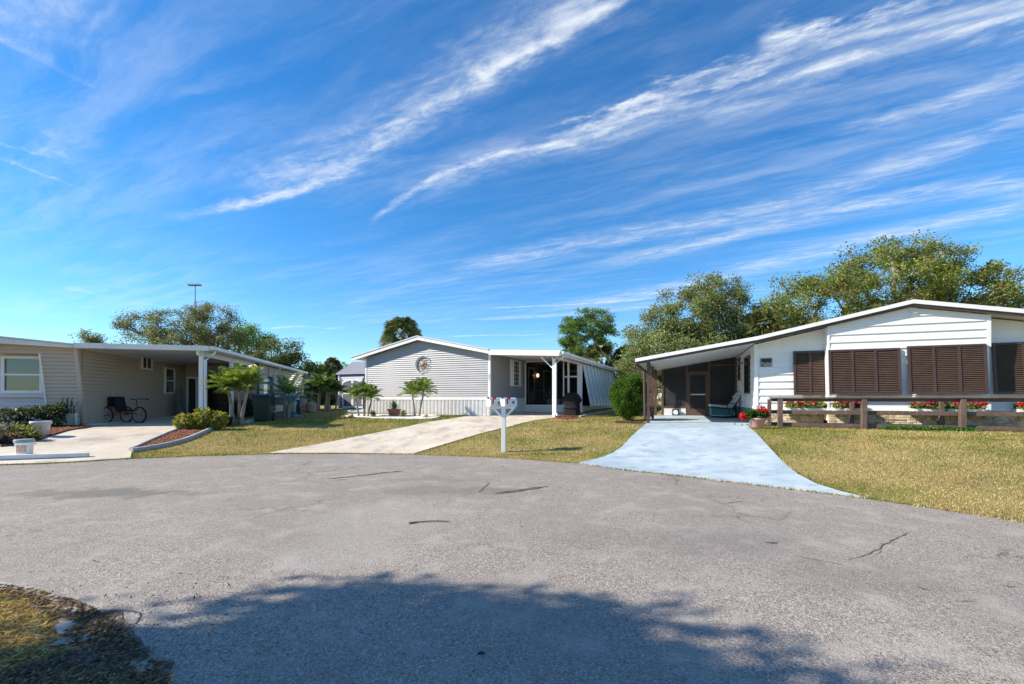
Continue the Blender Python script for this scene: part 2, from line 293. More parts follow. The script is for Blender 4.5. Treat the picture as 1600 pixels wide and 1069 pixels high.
# ---------------------------------------------------------------- mesh building
def link(o): SC.collection.objects.link(o); return o
def tag(o, label=None, cat=None, group=None, kind=None):
    if label: o['label'] = label
    if cat: o['category'] = cat
    if group: o['group'] = group
    if kind: o['kind'] = kind
    return o
def empty(name, loc, rz=0, label=None, cat=None, group=None):
    o = bpy.data.objects.new(name, None); o.empty_display_size = .3; link(o); o.location = loc; o.rotation_euler = (0, 0, rz)
    return tag(o, label, cat, group)
def copy_tree(o, parent=None):
    c = o.copy(); link(c); c.parent = parent
    for ch in [x for x in SC.objects if x.parent == o]: copy_tree(ch, c)
    return c
class MB:
    def __init__(s): s.v = []; s.f = []; s.c = []
    def add(s, vs, fs): k = len(s.v); s.v += [tuple(p) for p in vs]; s.f += [tuple(i + k for i in f) for f in fs]; return s
    def hexa(s, p): return s.add(p, [(0, 3, 2, 1), (4, 5, 6, 7), (0, 1, 5, 4), (1, 2, 6, 5), (2, 3, 7, 6), (3, 0, 4, 7)])
    def box(s, x0, x1, y0, y1, z0, z1):
        return s.hexa([(x0, y0, z0), (x1, y0, z0), (x1, y1, z0), (x0, y1, z0), (x0, y0, z1), (x1, y0, z1), (x1, y1, z1), (x0, y1, z1)])
    def mbox(s, f, a0, a1, z0, z1, o0, o1):
        return s.hexa([f(a0, z0, o1), f(a1, z0, o1), f(a1, z0, o0), f(a0, z0, o0), f(a0, z1, o1), f(a1, z1, o1), f(a1, z1, o0), f(a0, z1, o0)])
    def bar(s, a, b, w, d=None, up=(0, 0, 1)):
        a, b = Vector(a), Vector(b); d = d or w; z = (b - a).normalized(); u = Vector(up)
        if abs(z.dot(u)) > .99: u = Vector((1, 0, 0))
        x = z.cross(u).normalized() * w / 2; y = z.cross(x).normalized() * d / 2
        return s.hexa([a - x - y, a + x - y, a + x + y, a - x + y, b - x - y, b + x - y, b + x + y, b - x + y])
    def prism(s, poly, y0, y1):      # poly in (x,z), swept along y
        n = len(poly); vs = [(x, y0, z) for x, z in poly] + [(x, y1, z) for x, z in poly]
        return s.add(vs, [tuple(range(n)), tuple(range(2 * n - 1, n - 1, -1))] + [(i, i + n, (i + 1) % n + n, (i + 1) % n) for i in range(n)])
    def tube(s, pts, r, n=6, r1=None, closed=False):
        pts = [Vector(p) for p in pts]; m = len(pts); rings = []
        for i, p in enumerate(pts):
            if closed: tdir = (pts[(i + 1) % m] - pts[i - 1]).normalized()
            else: tdir = (pts[min(i + 1, m - 1)] - pts[max(i - 1, 0)]).normalized()
            u = Vector((0, 0, 1)) if abs(tdir.z) < .9 else Vector((1, 0, 0))
            x = tdir.cross(u).normalized(); y = tdir.cross(x)
            rr = r[i] if isinstance(r, (list, tuple)) else (r if r1 is None else r + (r1 - r) * i / max(1, m - 1))
            rings.append([p + (x * math.cos(2 * math.pi * j / n) + y * math.sin(2 * math.pi * j / n)) * rr for j in range(n)])
        fs = []
        for i in range(m if closed else m - 1):
            for j in range(n):
                a = i * n; b2 = ((i + 1) % m) * n
                fs.append((a + j, a + (j + 1) % n, b2 + (j + 1) % n, b2 + j))
        if not closed: fs += [tuple(range(n - 1, -1, -1)), tuple((m - 1) * n + j for j in range(n))]
        return s.add([p for rg in rings for p in rg], fs)
    def lathe(s, prof, c=(0, 0, 0), n=20, cap=True):
        vs = [(c[0] + r * math.cos(2 * math.pi * j / n), c[1] + r * math.sin(2 * math.pi * j / n), c[2] + z) for r, z in prof for j in range(n)]
        fs = [(i * n + j, i * n + (j + 1) % n, (i + 1) * n + (j + 1) % n, (i + 1) * n + j) for i in range(len(prof) - 1) for j in range(n)]
        if cap: fs += [tuple(range(n - 1, -1, -1)), tuple((len(prof) - 1) * n + j for j in range(n))]
        return s.add(vs, fs)
    def build(s, name, mat, parent=None, smooth=False, bevel=0):
        me = bpy.data.meshes.new(name); me.from_pydata(s.v, [], s.f); me.update()
        if s.c:
            at = me.color_attributes.new('col', 'FLOAT_COLOR', 'POINT'); at.data.foreach_set('color', np.array(s.c, dtype=np.float32).ravel())
        o = bpy.data.objects.new(name, me); link(o); me.materials.append(M[mat] if isinstance(mat, str) else mat)
        if smooth: me.shade_smooth()
        if bevel:
            b = o.modifiers.new('bevel', 'BEVEL'); b.width = bevel; b.segments = 2; b.limit_method = 'ANGLE'; b.angle_limit = R(40)
        o.parent = parent; return o
def npmesh(name, V_, faces, cols, mat, parent=None, smooth=False):
    """faces: (n,k) int array, V_: (m,3), cols: (m,3)"""
    me = bpy.data.meshes.new(name); n, k = faces.shape
    me.vertices.add(len(V_)); me.vertices.foreach_set('co', V_.astype(np.float32).ravel())
    me.loops.add(n * k); me.loops.foreach_set('vertex_index', faces.astype(np.int32).ravel())
    me.polygons.add(n); me.polygons.foreach_set('loop_start', np.arange(0, n * k, k, dtype=np.int32)); me.polygons.foreach_set('loop_total', np.full(n, k, dtype=np.int32))
    me.update(calc_edges=True)
    if cols is not None:
        at = me.color_attributes.new('col', 'FLOAT_COLOR', 'POINT')
        at.data.foreach_set('color', np.concatenate([cols, np.ones((len(cols), 1))], 1).astype(np.float32).ravel())
    me.materials.append(M[mat] if isinstance(mat, str) else mat)
    if smooth: me.shade_smooth()
    o = bpy.data.objects.new(name, me); link(o); o.parent = parent; return o
def unit(a): return a / np.maximum(np.linalg.norm(a, axis=1, keepdims=True), 1e-6)
def leaves(name, C, D, L, Wd, cols, mat='leaf', parent=None, N_=None):
    """one rhombus leaf per centre, long axis D, length L, width Wd (arrays or numbers)"""
    n = len(C); D = unit(D); N_ = unit(RNG.normal(size=(n, 3)) + np.array([0, 0, .5])) if N_ is None else N_
    S_ = unit(np.cross(D, N_)); L = np.broadcast_to(np.asarray(L, float).reshape(-1, 1), (n, 1)); Wd = np.broadcast_to(np.asarray(Wd, float).reshape(-1, 1), (n, 1))
    up = np.cross(S_, D)
    a = C - D * L / 2; b = C - D * L * .05 + S_ * Wd / 2 + up * Wd * .15; c = C + D * L / 2 - up * Wd * .1; d = C - D * L * .05 - S_ * Wd / 2 + up * Wd * .15
    V_ = np.stack([a, b, c, d], 1).reshape(-1, 3); f = np.arange(4 * n).reshape(n, 4)
    return npmesh(name, V_, f, np.repeat(cols, 4, 0), mat, parent)
def palette(n, cols, weights=None, jit=.18):
    cols = np.array(cols, float); i = RNG.choice(len(cols), n, p=weights)
    return np.clip(cols[i] * (1 + RNG.normal(size=(n, 1)) * jit) * (1 + RNG.normal(size=(n, 3)) * jit * .3), .003, 1)

# ---------------------------------------------------------------- terrain
def sm(x): x = min(1, max(0, x)); return x * x * (3 - 2 * x)
def H(x, y):
    """ground height: a nearly flat turning circle, lots raised half a metre behind it"""
    d = math.hypot(x + 3.2, max(y, 0) - 2) - 8.7
    h = .03 + (.46 + .06 * sm(x / 8)) * sm(d / 7.0) + .26 * sm((y - 14) / 16)
    return h
def G(px, py, dz=0.0):
    """point of the ground seen at photo pixel (px,py)"""
    k = (py - HY) / F; y0, y1 = .5, .5
    f = lambda y: EYE - k * y - H((px - CX) / F * y, y) - dz
    while f(y1) > 0 and y1 < 400: y0 = y1; y1 += .25
    for _ in range(30):
        ym = (y0 + y1) / 2
        if f(ym) > 0: y0 = ym
        else: y1 = ym
    return Vector(((px - CX) / F * y1, y1, H((px - CX) / F * y1, y1) + dz))
def P(px, py, D): return Vector(((px - CX) / F * D, D, EYE + (HY - py) / F * D))
def smooth_poly(pts, it=2, closed=True):
    for _ in range(it):
        q = []
        n = len(pts)
        for i in range(n if closed else n - 1):
            a, b = pts[i], pts[(i + 1) % n]
            q += [(a[0] * .75 + b[0] * .25, a[1] * .75 + b[1] * .25), (a[0] * .25 + b[0] * .75, a[1] * .25 + b[1] * .75)]
        pts = q if closed else [pts[0]] + q + [pts[-1]]
    return pts
def inpoly(xs, ys, poly):
    r = np.zeros(len(xs), bool); n = len(poly)
    for i in range(n):
        x0, y0 = poly[i]; x1, y1 = poly[(i + 1) % n]
        if y0 == y1: continue
        c = ((y0 > ys) != (y1 > ys)) & (xs < (x1 - x0) * (ys - y0) / (y1 - y0) + x0); r ^= c
    return r
def sheet(name, poly, dz, mat, thick=.12, step=.3, hole=None, jit=0.0, hf=H):
    """a draped slab: top follows the ground at +dz, edge skirts go down"""
    # subdivide outline
    out = []
    for i in range(len(poly)):
        a, b = Vector(poly[i][:2]), Vector(poly[(i + 1) % len(poly)][:2]); k = max(1, int((b - a).length / step))
        for j in range(k):
            p = a.lerp(b, j / k)
            if jit: p = p + Vector((random.gauss(0, jit), random.gauss(0, jit)))
            out.append(p)
    xs = [p.x for p in out]; ys = [p.y for p in out]
    gx, gy = np.meshgrid(np.arange(min(xs), max(xs), step), np.arange(min(ys), max(ys), step)); gx = gx.ravel(); gy = gy.ravel()
    ins = inpoly(gx, gy, [(p.x, p.y) for p in out])
    # keep inner points away from the outline
    O = np.array([(p.x, p.y) for p in out]); pts = []
    for x, y in zip(gx[ins], gy[ins]):
        if np.min((O[:, 0] - x) ** 2 + (O[:, 1] - y) ** 2) > (step * .45) ** 2: pts.append(Vector((x, y)))
    n = len(out)
    vs, es, fs, *_ = geometry.delaunay_2d_cdt(out + pts, [(i, (i + 1) % n) for i in range(n)], [], 1, 1e-5)
    me = MB(); V3 = [(v.x, v.y, hf(v.x, v.y) + dz) for v in vs]
    me.add(V3, [tuple(f) for f in fs])
    if thick:
        k = len(me.v); ring = out
        me.v += [(p.x, p.y, hf(p.x, p.y) + dz) for p in ring] + [(p.x, p.y, hf(p.x, p.y) + dz - thick) for p in ring]
        me.f += [(k + i, k + (i + 1) % n, k + n + (i + 1) % n, k + n + i) for i in range(n)]
    return me.build(name, mat)
# ================================================================ the ground, the road, the drives
xs = np.concatenate([[-900, -400, -200, -120, -80, -60, -45], np.arange(-36, 36.1, .5), [45, 60, 80, 120, 200, 400, 900]])
ys = np.concatenate([[-300, -100, -50, -30], np.arange(-20, 48.1, .5), [55, 70, 90, 130, 200, 400, 1200]])
gmb = MB(); nx = len(xs)
gmb.v = [(x, y, H(x, y)) for y in ys for x in xs]
gmb.f = [(j * nx + i, j * nx + i + 1, (j + 1) * nx + i + 1, (j + 1) * nx + i) for j in range(len(ys) - 1) for i in range(nx - 1)]
tag(gmb.build('ground', 'lawn', smooth=True), kind='structure')
g2 = lambda px, py: tuple(G(px, py)[:2])
far_edge = [g2(*p) for p in ((0, 728), (70, 726), (140, 722), (205, 718), (300, 714), (440, 710), (545, 710), (640, 711), (780, 716), (905, 725), (985, 737), (1060, 745), (1160, 757), (1260, 769), (1350, 780), (1450, 795), (1600, 818))]
near_edge = [(-12.6, 7.8), (-12.8, 5.6), (-10, 4.2), (-6.5, 3.85)] + [g2(*p) for p in ((0, 922), (60, 932), (110, 948), (160, 972), (205, 1003), (235, 1035), (262, 1069))] + [(-1.5, 1.6), (-1.2, 0.2), (-1.2, -6), (-1.2, -40)]
road_poly = near_edge[::-1] + far_edge + [(6.5, 3), (7.0, 0), (7.0, -6), (7.0, -40)]
# order: bottom-left up the near edge reversed, so rebuild explicitly
road_poly = [(-1.2, -40), (-1.2, -6), (-1.2, .2), (-1.5, 1.6)] + near_edge[4:11][::-1] + [(-6.5, 3.85), (-10, 4.2), (-12.8, 5.6), (-12.6, 7.8)] + far_edge + [(6.5, 3), (7.0, 0), (7.0, -6), (7.0, -40)]
tag(sheet('road', road_poly, .012, 'asphalt', .05, .5, jit=.008), kind='structure')

def P2(lst): return [g2(*p) for p in lst]
# pale concrete drive of the left lot
left_drive = P2([(0, 727.4), (70, 725.4), (140, 721.4), (204, 717.4), (206, 706), (240, 691), (282, 674)]) + [(-13.0, 20.6)] + [(-13.2, 24.3), (-16.8, 23.4), (-15.35, 17.4)] + P2([(137, 671), (103, 675), (84, 681), (62, 688), (30, 697), (0, 700)]) + [(-13.5, 11.2), (-13.3, 8.9)]
tag(sheet('left_driveway', left_drive, .028, 'concrete', .12, .4), kind='structure')
mid_drive = P2([(418, 709.6), (470, 709.2), (545, 709.4), (645, 710.6), (672, 702), (712, 690), (756, 677), (800, 667), (838, 657.5), (872, 652.4)]) + [(2.05, 20.0), (3.4, 23.0), (.55, 25.6), (-1.2, 21.4)] + P2([(762, 648.6), (735, 649.5), (700, 656), (640, 667), (560, 683), (490, 696.5), (440, 705)])
tag(sheet('middle_driveway', mid_drive, .028, 'concrete', .12, .4), kind='structure')
blue_drive = P2([(903, 725), (985, 736.6), (1060, 744.6), (1160, 756.6), (1260, 768.6), (1355, 780.2), (1312, 770), (1275, 758), (1245, 742), (1222, 722), (1204, 703), (1178, 675), (1168, 668)]) + [(8.35, 15.3), (10.0, 20.0), (6.7, 21.2), (4.95, 16.6)] + P2([(1016, 658), (1004, 668), (984, 686), (972, 699), (958, 709), (938, 717)])
tag(sheet('blue_driveway', blue_drive, .028, 'blue', .12, .4), kind='structure')
HARD = [road_poly, left_drive, mid_drive, blue_drive]
# weathered soil, sand and litter between the near grass and the asphalt
soil = P2([(-60, 912), (0, 918), (60, 927), (118, 944), (170, 966), (205, 1000), (222, 1012), (232, 1034), (256, 1048), (262, 1069)]) + [(-1.42, 1.7), (-2.3, 1.2), (-3.0, 1.75)] + P2([(110, 1020), (95, 985), (70, 962), (20, 938), (-60, 926)])
tag(sheet('soil_verge', soil, .020, 'soil', .0, .15, jit=.03), kind='structure')
for i, pl in enumerate(([(28, 921), (62, 926), (105, 944), (128, 962), (112, 966), (78, 944), (40, 932)], [(90, 982), (110, 975), (122, 984), (104, 996), (84, 998)], [(84, 1006), (120, 998), (165, 996), (140, 1008), (96, 1016)], [(190, 1044), (225, 1034), (246, 1046), (232, 1060), (196, 1056)], [(-10, 914), (20, 917), (10, 924), (-20, 922)])):
    tag(sheet('sand_patch', smooth_poly(P2(pl)), .0265, 'sand', .0, .08, jit=.012), kind='structure')
# mulch beds
bedA = P2([(206, 704), (240, 689), (283, 672), (345, 657), (352, 662), (318, 676), (285, 690), (250, 699), (214, 706)])
tag(sheet('mulch_bed', bedA, .05, 'mulch', .05, .2, jit=.02), kind='structure')
bedB = [(-13.6, 10.9)] + P2([(0, 699), (30, 696), (62, 687), (84, 680.4), (103, 674), (136, 669.6)]) + [(-15.2, 15.85), (-19.5, 14.8), (-19, 11)]
tag(sheet('mulch_bed', bedB, .045, 'mulch', .05, .25, jit=.02), kind='structure')
pebB = smooth_poly(P2([(533, 651), (560, 647), (600, 648.5), (680, 648), (692, 651), (672, 656), (600, 654.5), (560, 653.5)]))
tag(sheet('pebble_bed', pebB, .03, 'pebble', .03, .3, jit=.02), kind='structure')
mulC = P2([(868, 651), (893, 647.5), (905, 648.6), (902, 654), (884, 656.5), (868, 655)])
tag(sheet('mulch_bed', mulC, .04, 'mulch', .04, .2, jit=.02), kind='structure')
HARD += [bedA, bedB, pebB, mulC]
def kerb(pts, w, h, label, cat='garden edging', mat='edging', it=2):
    pts = smooth_poly(pts, it, closed=False); mb = MB(); n = len(pts)
    for i in range(n):
        a = Vector(pts[max(0, i - 1)]); b = Vector(pts[min(n - 1, i + 1)]); t_ = (b - a).normalized(); nn = Vector((-t_.y, t_.x)) * w / 2; p = Vector(pts[i])
        for q, zz in ((p - nn, -.05), (p - nn, h * .7), (p - nn * .5, h), (p + nn * .5, h), (p + nn, h * .7), (p + nn, -.05)):
            mb.v.append((q.x, q.y, H(q.x, q.y) + zz))
    for i in range(n - 1):
        for j in range(5): mb.f.append((i * 6 + j, i * 6 + j + 1, (i + 1) * 6 + j + 1, (i + 1) * 6 + j))
    mb.f += [(0, 1, 2, 3, 4, 5), tuple((n - 1) * 6 + j for j in range(5, -1, -1))]
    return tag(mb.build('bed_edging', mat), label, cat)
kerb(P2([(205, 707), (250, 700), (287, 691), (320, 677.5), (352, 663.5), (362, 662)]), .13, .10, 'curved grey concrete edging between mulch bed and front lawn')
kerb(P2([(205, 705), (240, 689), (283, 671.5), (345, 656)]), .09, .09, 'thin concrete edging between mulch bed and pale driveway slab')
kerb(P2([(383, 662.5), (400, 658.5), (412, 655), (420, 652)]), .13, .12, 'short white edging beside the green wheeled bin')
kerb(P2([(0, 700), (30, 697), (62, 688), (84, 681), (105, 674.5), (136, 670)]), .09, .07, 'low dark edging around the bed with the big planter', mat='mulch')
kerb(P2([(906, 652), (930, 648), (958, 642), (975, 640)]), .15, .08, 'straight concrete strip beside the striped awning wall')
# marks in the asphalt: a polyline with uneven width
def crack(pix, w, name='road_crack', jit=.006, mat='stain'):
    pts = []
    W3 = [G(*p) for p in pix]
    for i in range(len(W3) - 1):
        k = max(2, int((W3[i + 1] - W3[i]).length / .05))
        for j in range(k): pts.append(W3[i].lerp(W3[i + 1], j / k))
    pts.append(W3[-1]); n = len(pts); mb = MB(); off = 0
    for i, p in enumerate(pts):
        a = pts[max(0, i - 1)]; b = pts[min(n - 1, i + 1)]; tt = (b - a); nn = Vector((-tt.y, tt.x, 0)).normalized()
        off = off * .8 + random.gauss(0, jit); ww = w * random.uniform(.35, 1.2) * (min(1, (i + .3) / 3) if i < n / 2 else min(1, (n - .7 - i) / 3))
        q = p + nn * off
        for sgn in (-1, 1):
            r = q + nn * ww / 2 * sgn; mb.v.append((r.x, r.y, H(r.x, r.y) + .0165))
    mb.f = [(2 * i, 2 * i + 1, 2 * i + 3, 2 * i + 2) for i in range(n - 1)]
    tag(mb.build(name, mat), kind='structure')
for p, w in (([(510, 750), (560, 744.5), (632, 737)], .13), ([(774, 773), (810, 768), (856, 761)], .15), ([(545, 750), (520, 752)], .06), ([(745, 772), (752, 768), (766, 755)], .03), ([(756, 755), (765, 754.5)], .09),
             ([(729, 763), (748, 762)], .05), ([(768, 761), (784, 759.5)], .04), ([(790, 758), (800, 757)], .05), ([(1128, 789), (1150, 786), (1172, 784)], .03), ([(1186, 784), (1196, 781)], .03),
             ([(1320, 877), (1345, 871), (1372, 861), (1376, 855), (1390, 850), (1404, 842), (1420, 833)], .014), ([(1372, 861), (1380, 864), (1370, 870)], .012), ([(1372, 853), (1384, 851)], .02), ([(1195, 850), (1215, 850)], .14),
             ([(1432, 919), (1455, 926)], .05), ([(1494, 942), (1528, 943)], .04), ([(1565, 918), (1592, 920)], .05), ([(1510, 893), (1548, 902)], .02), ([(1240, 870), (1290, 880), (1330, 888)], .015), ([(1018, 805), (1036, 808)], .05),
             ([(474, 728), (486, 722)], .03), ([(178, 962), (186, 958), (214, 962), (219, 968), (205, 986)], .016), ([(205, 986), (210, 996), (228, 1012), (236, 1025)], .03), ([(60, 868), (120, 850), (190, 836)], .006), ([(890, 773), (896, 773)], .08), ([(942, 781), (948, 781)], .07), ([(812, 826), (820, 825)], .06), ([(942, 812), (948, 812)], .05)):
    crack(p, w * .8)

# ================================================================ house helpers
class Frame:
    """local frame of a building: x along its front, y going back, z up"""
    def __init__(s, ox, oy, oz, ang):
        s.o = Vector((ox, oy, oz)); s.a = ang; s.U = (math.cos(ang), math.sin(ang)); s.W = (-math.sin(ang), math.cos(ang))
    def u(s, px, w=0):
        k = (px - CX) / F; ox = s.o.x + w * s.W[0]; oy = s.o.y + w * s.W[1]
        return (k * oy - ox) / (s.U[0] - k * s.U[1])
    def w(s, px, u=0):
        k = (px - CX) / F; ox = s.o.x + u * s.U[0]; oy = s.o.y + u * s.U[1]
        return (k * oy - ox) / (s.W[0] - k * s.W[1])
    def z(s, py, u, w): return EYE + (HY - py) / F * (s.o.y + u * s.U[1] + w * s.W[1]) - s.o.z
    def world(s, u, w, z=0): return Vector((s.o.x + u * s.U[0] + w * s.W[0], s.o.y + u * s.U[1] + w * s.W[1], s.o.z + z))
    def root(s, name, label, cat, group=None): return empty(name, s.o, s.a, label, cat, group)
def clip(poly, z, keep_above):
    out = []
    for i in range(len(poly)):
        a, b = poly[i], poly[(i + 1) % len(poly)]
        ia = (a[1] >= z) == keep_above or a[1] == z; ib = (b[1] >= z) == keep_above or b[1] == z
        if ia: out.append(a)
        if ia != ib and a[1] != b[1]:
            k = (z - a[1]) / (b[1] - a[1]); out.append((a[0] + (b[0] - a[0]) * k, z))
    return out
def siding(poly, dz, f, lip=.036, mb=None, z0=None):
    """lap boards over a convex outline (a,z); f(a,z,off) maps to 3-D, off grows outward"""
    mb = mb or MB(); zmin = min(p[1] for p in poly) if z0 is None else z0; zmax = max(p[1] for p in poly); z = zmin
    while z < zmax - 1e-4:
        q = clip(clip(poly, z, True), min(z + dz, zmax), False)
        if len(q) >= 3:
            top = z + dz; k = len(mb.v)
            mb.v += [tuple(f(a, zz, lip * max(0, (top - zz) / dz))) for a, zz in q]; mb.f.append(tuple(range(k, k + len(q))))
            lo = sorted(a for a, zz in q if abs(zz - z) < 1e-5)
            if len(lo) >= 2:
                k = len(mb.v); mb.v += [tuple(f(lo[0], z, lip)), tuple(f(lo[-1], z, lip)), tuple(f(lo[-1], z, -.004)), tuple(f(lo[0], z, -.004))]; mb.f.append((k, k + 1, k + 2, k + 3))
        z += dz
    return mb
def front(w0): return lambda a, z, o: (a, w0 - o, z)
def right(u0): return lambda a, z, o: (u0 + o, a, z)
def left(u0): return lambda a, z, o: (u0 - o, a, z)
def window(par, f, a0, a1, z0, z1, fw=.06, cols=1, rows=2, mat='white', depth=.09, shutter=0, bar=.035, grid=None):
    mb = MB(); d0 = -.01
    mb.mbox(f, a0, a1, z0, z0 + fw, d0, depth).mbox(f, a0, a1, z1 - fw, z1, d0, depth)
    mb.mbox(f, a0, a0 + fw, z0 + fw, z1 - fw, d0, depth).mbox(f, a1 - fw, a1, z0 + fw, z1 - fw, d0, depth)
    for i in range(1, rows):
        zz = z0 + (z1 - z0) * i / rows; mb.mbox(f, a0 + fw, a1 - fw, zz - bar / 2, zz + bar / 2, d0, depth - .008)
    for i in range(1, cols):
        aa = a0 + (a1 - a0) * i / cols; mb.mbox(f, aa - bar / 2, aa + bar / 2, z0 + fw, z1 - fw, d0, depth - .012)
    if grid:
        for i in range(1, grid[0]): aa = a0 + fw + (a1 - a0 - 2 * fw) * i / grid[0]; mb.mbox(f, aa - .008, aa + .008, z0 + fw, z1 - fw, .053, .061)
        for i in range(1, grid[1]): zz = z0 + fw + (z1 - z0 - 2 * fw) * i / grid[1]; mb.mbox(f, a0 + fw, a1 - fw, zz - .008, zz + .008, .053, .0612)
    o = mb.build('window', mat, par)
    p = MB(); p.mbox(f, a0 + fw * .9, a1 - fw * .9, z0 + fw * .9, z1 - fw * .9, .0, .052); p.build('pane', 'glass', o)
    if shutter:
        for s0, s1 in ((a0 - shutter, a0 - .004), (a1 + .004, a1 + shutter)):
            m = MB(); m.mbox(f, s0, s1, z0, z1, d0, .06)
            zz = z0 + .06
            while zz < z1 - .06: m.mbox(f, s0 + .03, s1 - .03, zz, zz + .03, .06, .071); zz += .06
            m.build('shutter', mat, par)
    return o

# ================================================================ LEFT HOUSE
A = Frame(-14.9, 15.5, .47, math.atan2(.232, .973))
hl = A.root('tan_house', 'long tan vinyl mobile home with flat carport on the left side', 'house')
zt = A.z(546, 0, 0)                      # eave, underside of the fascia
lean = lambda a, z, o: (a, .24 - .46 * (z / zt) ** 1.0 - o, z)
siding([(-4.3, 2.42), (-1.04, 2.42), (-1.04, 0), (0, 0), (0, zt), (-1.96, zt + .28), (-4.3, zt - .02)], .125, lean).build('wall', 'tanvinyl', hl)
# boards under the header, right of the recess (own convex piece)
for ch in [c for c in SC.objects if c.parent == hl]: bpy.data.objects.remove(ch)
mbw = siding([(-1.04, 0), (0, 0), (0, zt), (-1.04, zt + .14)], .125, lean, .045)
siding([(-4.3, 2.5), (-1.04, 2.5), (-1.04, zt + .14), (-1.96, zt + .28), (-4.3, zt - .02)], .125, lean, .045, mb=mbw)
mbw.build('wall', 'tanvinyl', hl)
siding([(0.0, 0), (7.6, 0), (7.6, zt + .02), (0.0, zt + .02)], .125, right(0.0), .048).build('wall', 'tanvinyl', hl)
sid2 = MB()   # end cheek of the leaning wall, closes the gap to the side wall
sid2.add([(.002, .24, 0), (.002, -.22, zt), (.002, 0.26, zt), (.002, 0.26, 0)], [(0, 1, 2, 3)]); sid2.build('cheek', 'tanvinyl', hl)
c_ = MB()
for i in range(10):
    z0, z1 = zt * i / 10, zt * (i + 1) / 10; y0, y1 = .24 - .46 * z0 / zt, .24 - .46 * z1 / zt
    c_.hexa([(-.09, y0 - .045, z0), (.03, y0 - .045, z0), (.03, y0 + .05, z0), (-.09, y0 + .05, z0), (-.09, y1 - .045, z1), (.03, y1 - .045, z1), (.03, y1 + .05, z1), (-.09, y1 + .05, z1)])
c_.build('corner_trim', 'tanwing', hl)
# recess with the big window
siding([(-4.3, 0), (-1.04, 0), (-1.04, 2.5), (-4.3, 2.5)], .125, front(.34)).build('recess_wall', 'palevinyl', hl)
rc = MB(); rc.add([(-1.04, .34, 0), (-1.04, .24, 0), (-1.04, .24 - .46 * 2.5 / zt, 2.5), (-1.04, .34, 2.5)], [(0, 1, 2, 3)])
for i in range(8):
    z0, z1 = 2.5 * i / 8, 2.5 * (i + 1) / 8; y0, y1 = .24 - .46 * z0 / zt, .24 - .46 * z1 / zt
    rc.hexa([(-1.07, y0 - .05, z0), (-1.02, y0 - .05, z0), (-1.02, y0 + .03, z0), (-1.07, y0 + .03, z0), (-1.07, y1 - .05, z1), (-1.02, y1 - .05, z1), (-1.02, y1 + .03, z1), (-1.07, y1 + .03, z1)])
rc.add([(-4.3, .34, 2.5), (-1.04, .34, 2.5), (-1.04, -.2, 2.5), (-4.3, -.2, 2.5)], [(0, 1, 2, 3)])
rc.build('recess_trim', 'white', hl)
fr = front(.34); uw0, uw1 = A.u(3, .3), A.u(69, .3)
window(hl, fr, uw0, uw1, A.z(615, uw1, .3), A.z(557, uw1, .3), .10, 1, 2, depth=.10, bar=.06)
sl = MB(); sl.mbox(fr, -4.3, -1.07, A.z(621, uw1, .3), A.z(615.5, uw1, .3), -.01, .12); sl.build('sill_board', 'palevinyl', hl)
# low base board and stone skirting
window(hl, right(0), A.w(219, 0), A.w(235, 0), A.z(577.5, 0, A.w(227)), A.z(557, 0, A.w(227)), .055, 2, 1)
window(hl, right(0), A.w(255.5, 0), A.w(270.5, 0), A.z(615, 0, A.w(263)), A.z(575, 0, A.w(263)), .055, 1, 2)
# wall at the back of the carport, door and dark opening
wb = 7.55
siding([(.014, 0), (1.02, 0), (1.02, zt + .02), (.014, zt + .02)], .125, front(wb)).build('back_wall', 'tanvinyl', hl)
siding([(1.0, 2.15), (3.9, 2.15), (3.9, zt + .02), (1.0, zt + .02)], .125, front(wb)).build('back_wall', 'tanvinyl', hl)
d = MB(); f = front(wb)
d.mbox(f, .06, .16, .05, 2.1, 0, .08).mbox(f, .16, .95, 2.0, 2.1, 0, .08).mbox(f, .85, .95, .05, 2.0, 0, .08).mbox(f, .48, .56, .05, 2.0, 0, .075).mbox(f, .56, .85, .05, 2.0, 0, .054)
dd = d.build('door', 'white', hl); MB().mbox(f, .16, .48, .05, 2.0, .0, .052).build('pane', 'glass', dd); MB().mbox(f, .64, .68, .95, 1.2, .03, .06).build('handle', 'blk', dd)
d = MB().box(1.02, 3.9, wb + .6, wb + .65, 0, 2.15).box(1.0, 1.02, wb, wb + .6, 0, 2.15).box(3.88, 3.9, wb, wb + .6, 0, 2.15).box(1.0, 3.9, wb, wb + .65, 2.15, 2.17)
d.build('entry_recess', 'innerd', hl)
d = MB()
for k, (a0, a1) in enumerate(((1.25, 1.95), (1.98, 2.68))):
    d.mbox(front(wb + .6), a0, a1, .05, 2.0, 0, .05).mbox(front(wb + .6), a0 + .12, a1 - .12, .2, .9, .05, .07).mbox(front(wb + .6), a0 + .12, a1 - .12, 1.1, 1.85, .05, .07)
d.build('wooden_door', 'doorwood', hl)
# wing beyond the carport, flush with its outer side
siding([(5.9, 0), (15.3, 0), (15.3, zt), (5.9, zt)], .125, right(3.82)).build('wing_wall', 'tanwing', hl)
siding([(2.6, 0), (3.82, 0), (3.82, zt), (2.6, zt)], .125, front(5.9)).build('wing_end_wall', 'tanvinyl', hl)
MB().box(3.80, 3.88, 5.86, 5.96, 0, zt).build('corner_trim', 'brownl', hl)
for w0, w1, z0, z1 in ((6.5, 7.5, .95, 2.0), (13.4, 14.2, 1.2, 2.1)): window(hl, right(3.82), w0, w1, z0, z1, .06, 1, 2)
MB().box(-4.3, 3.8, 15.3, 15.34, 0, zt).box(-4.3, -4.26, .3, 15.3, 0, zt).build('rear_wall', 'tanvinyl', hl)
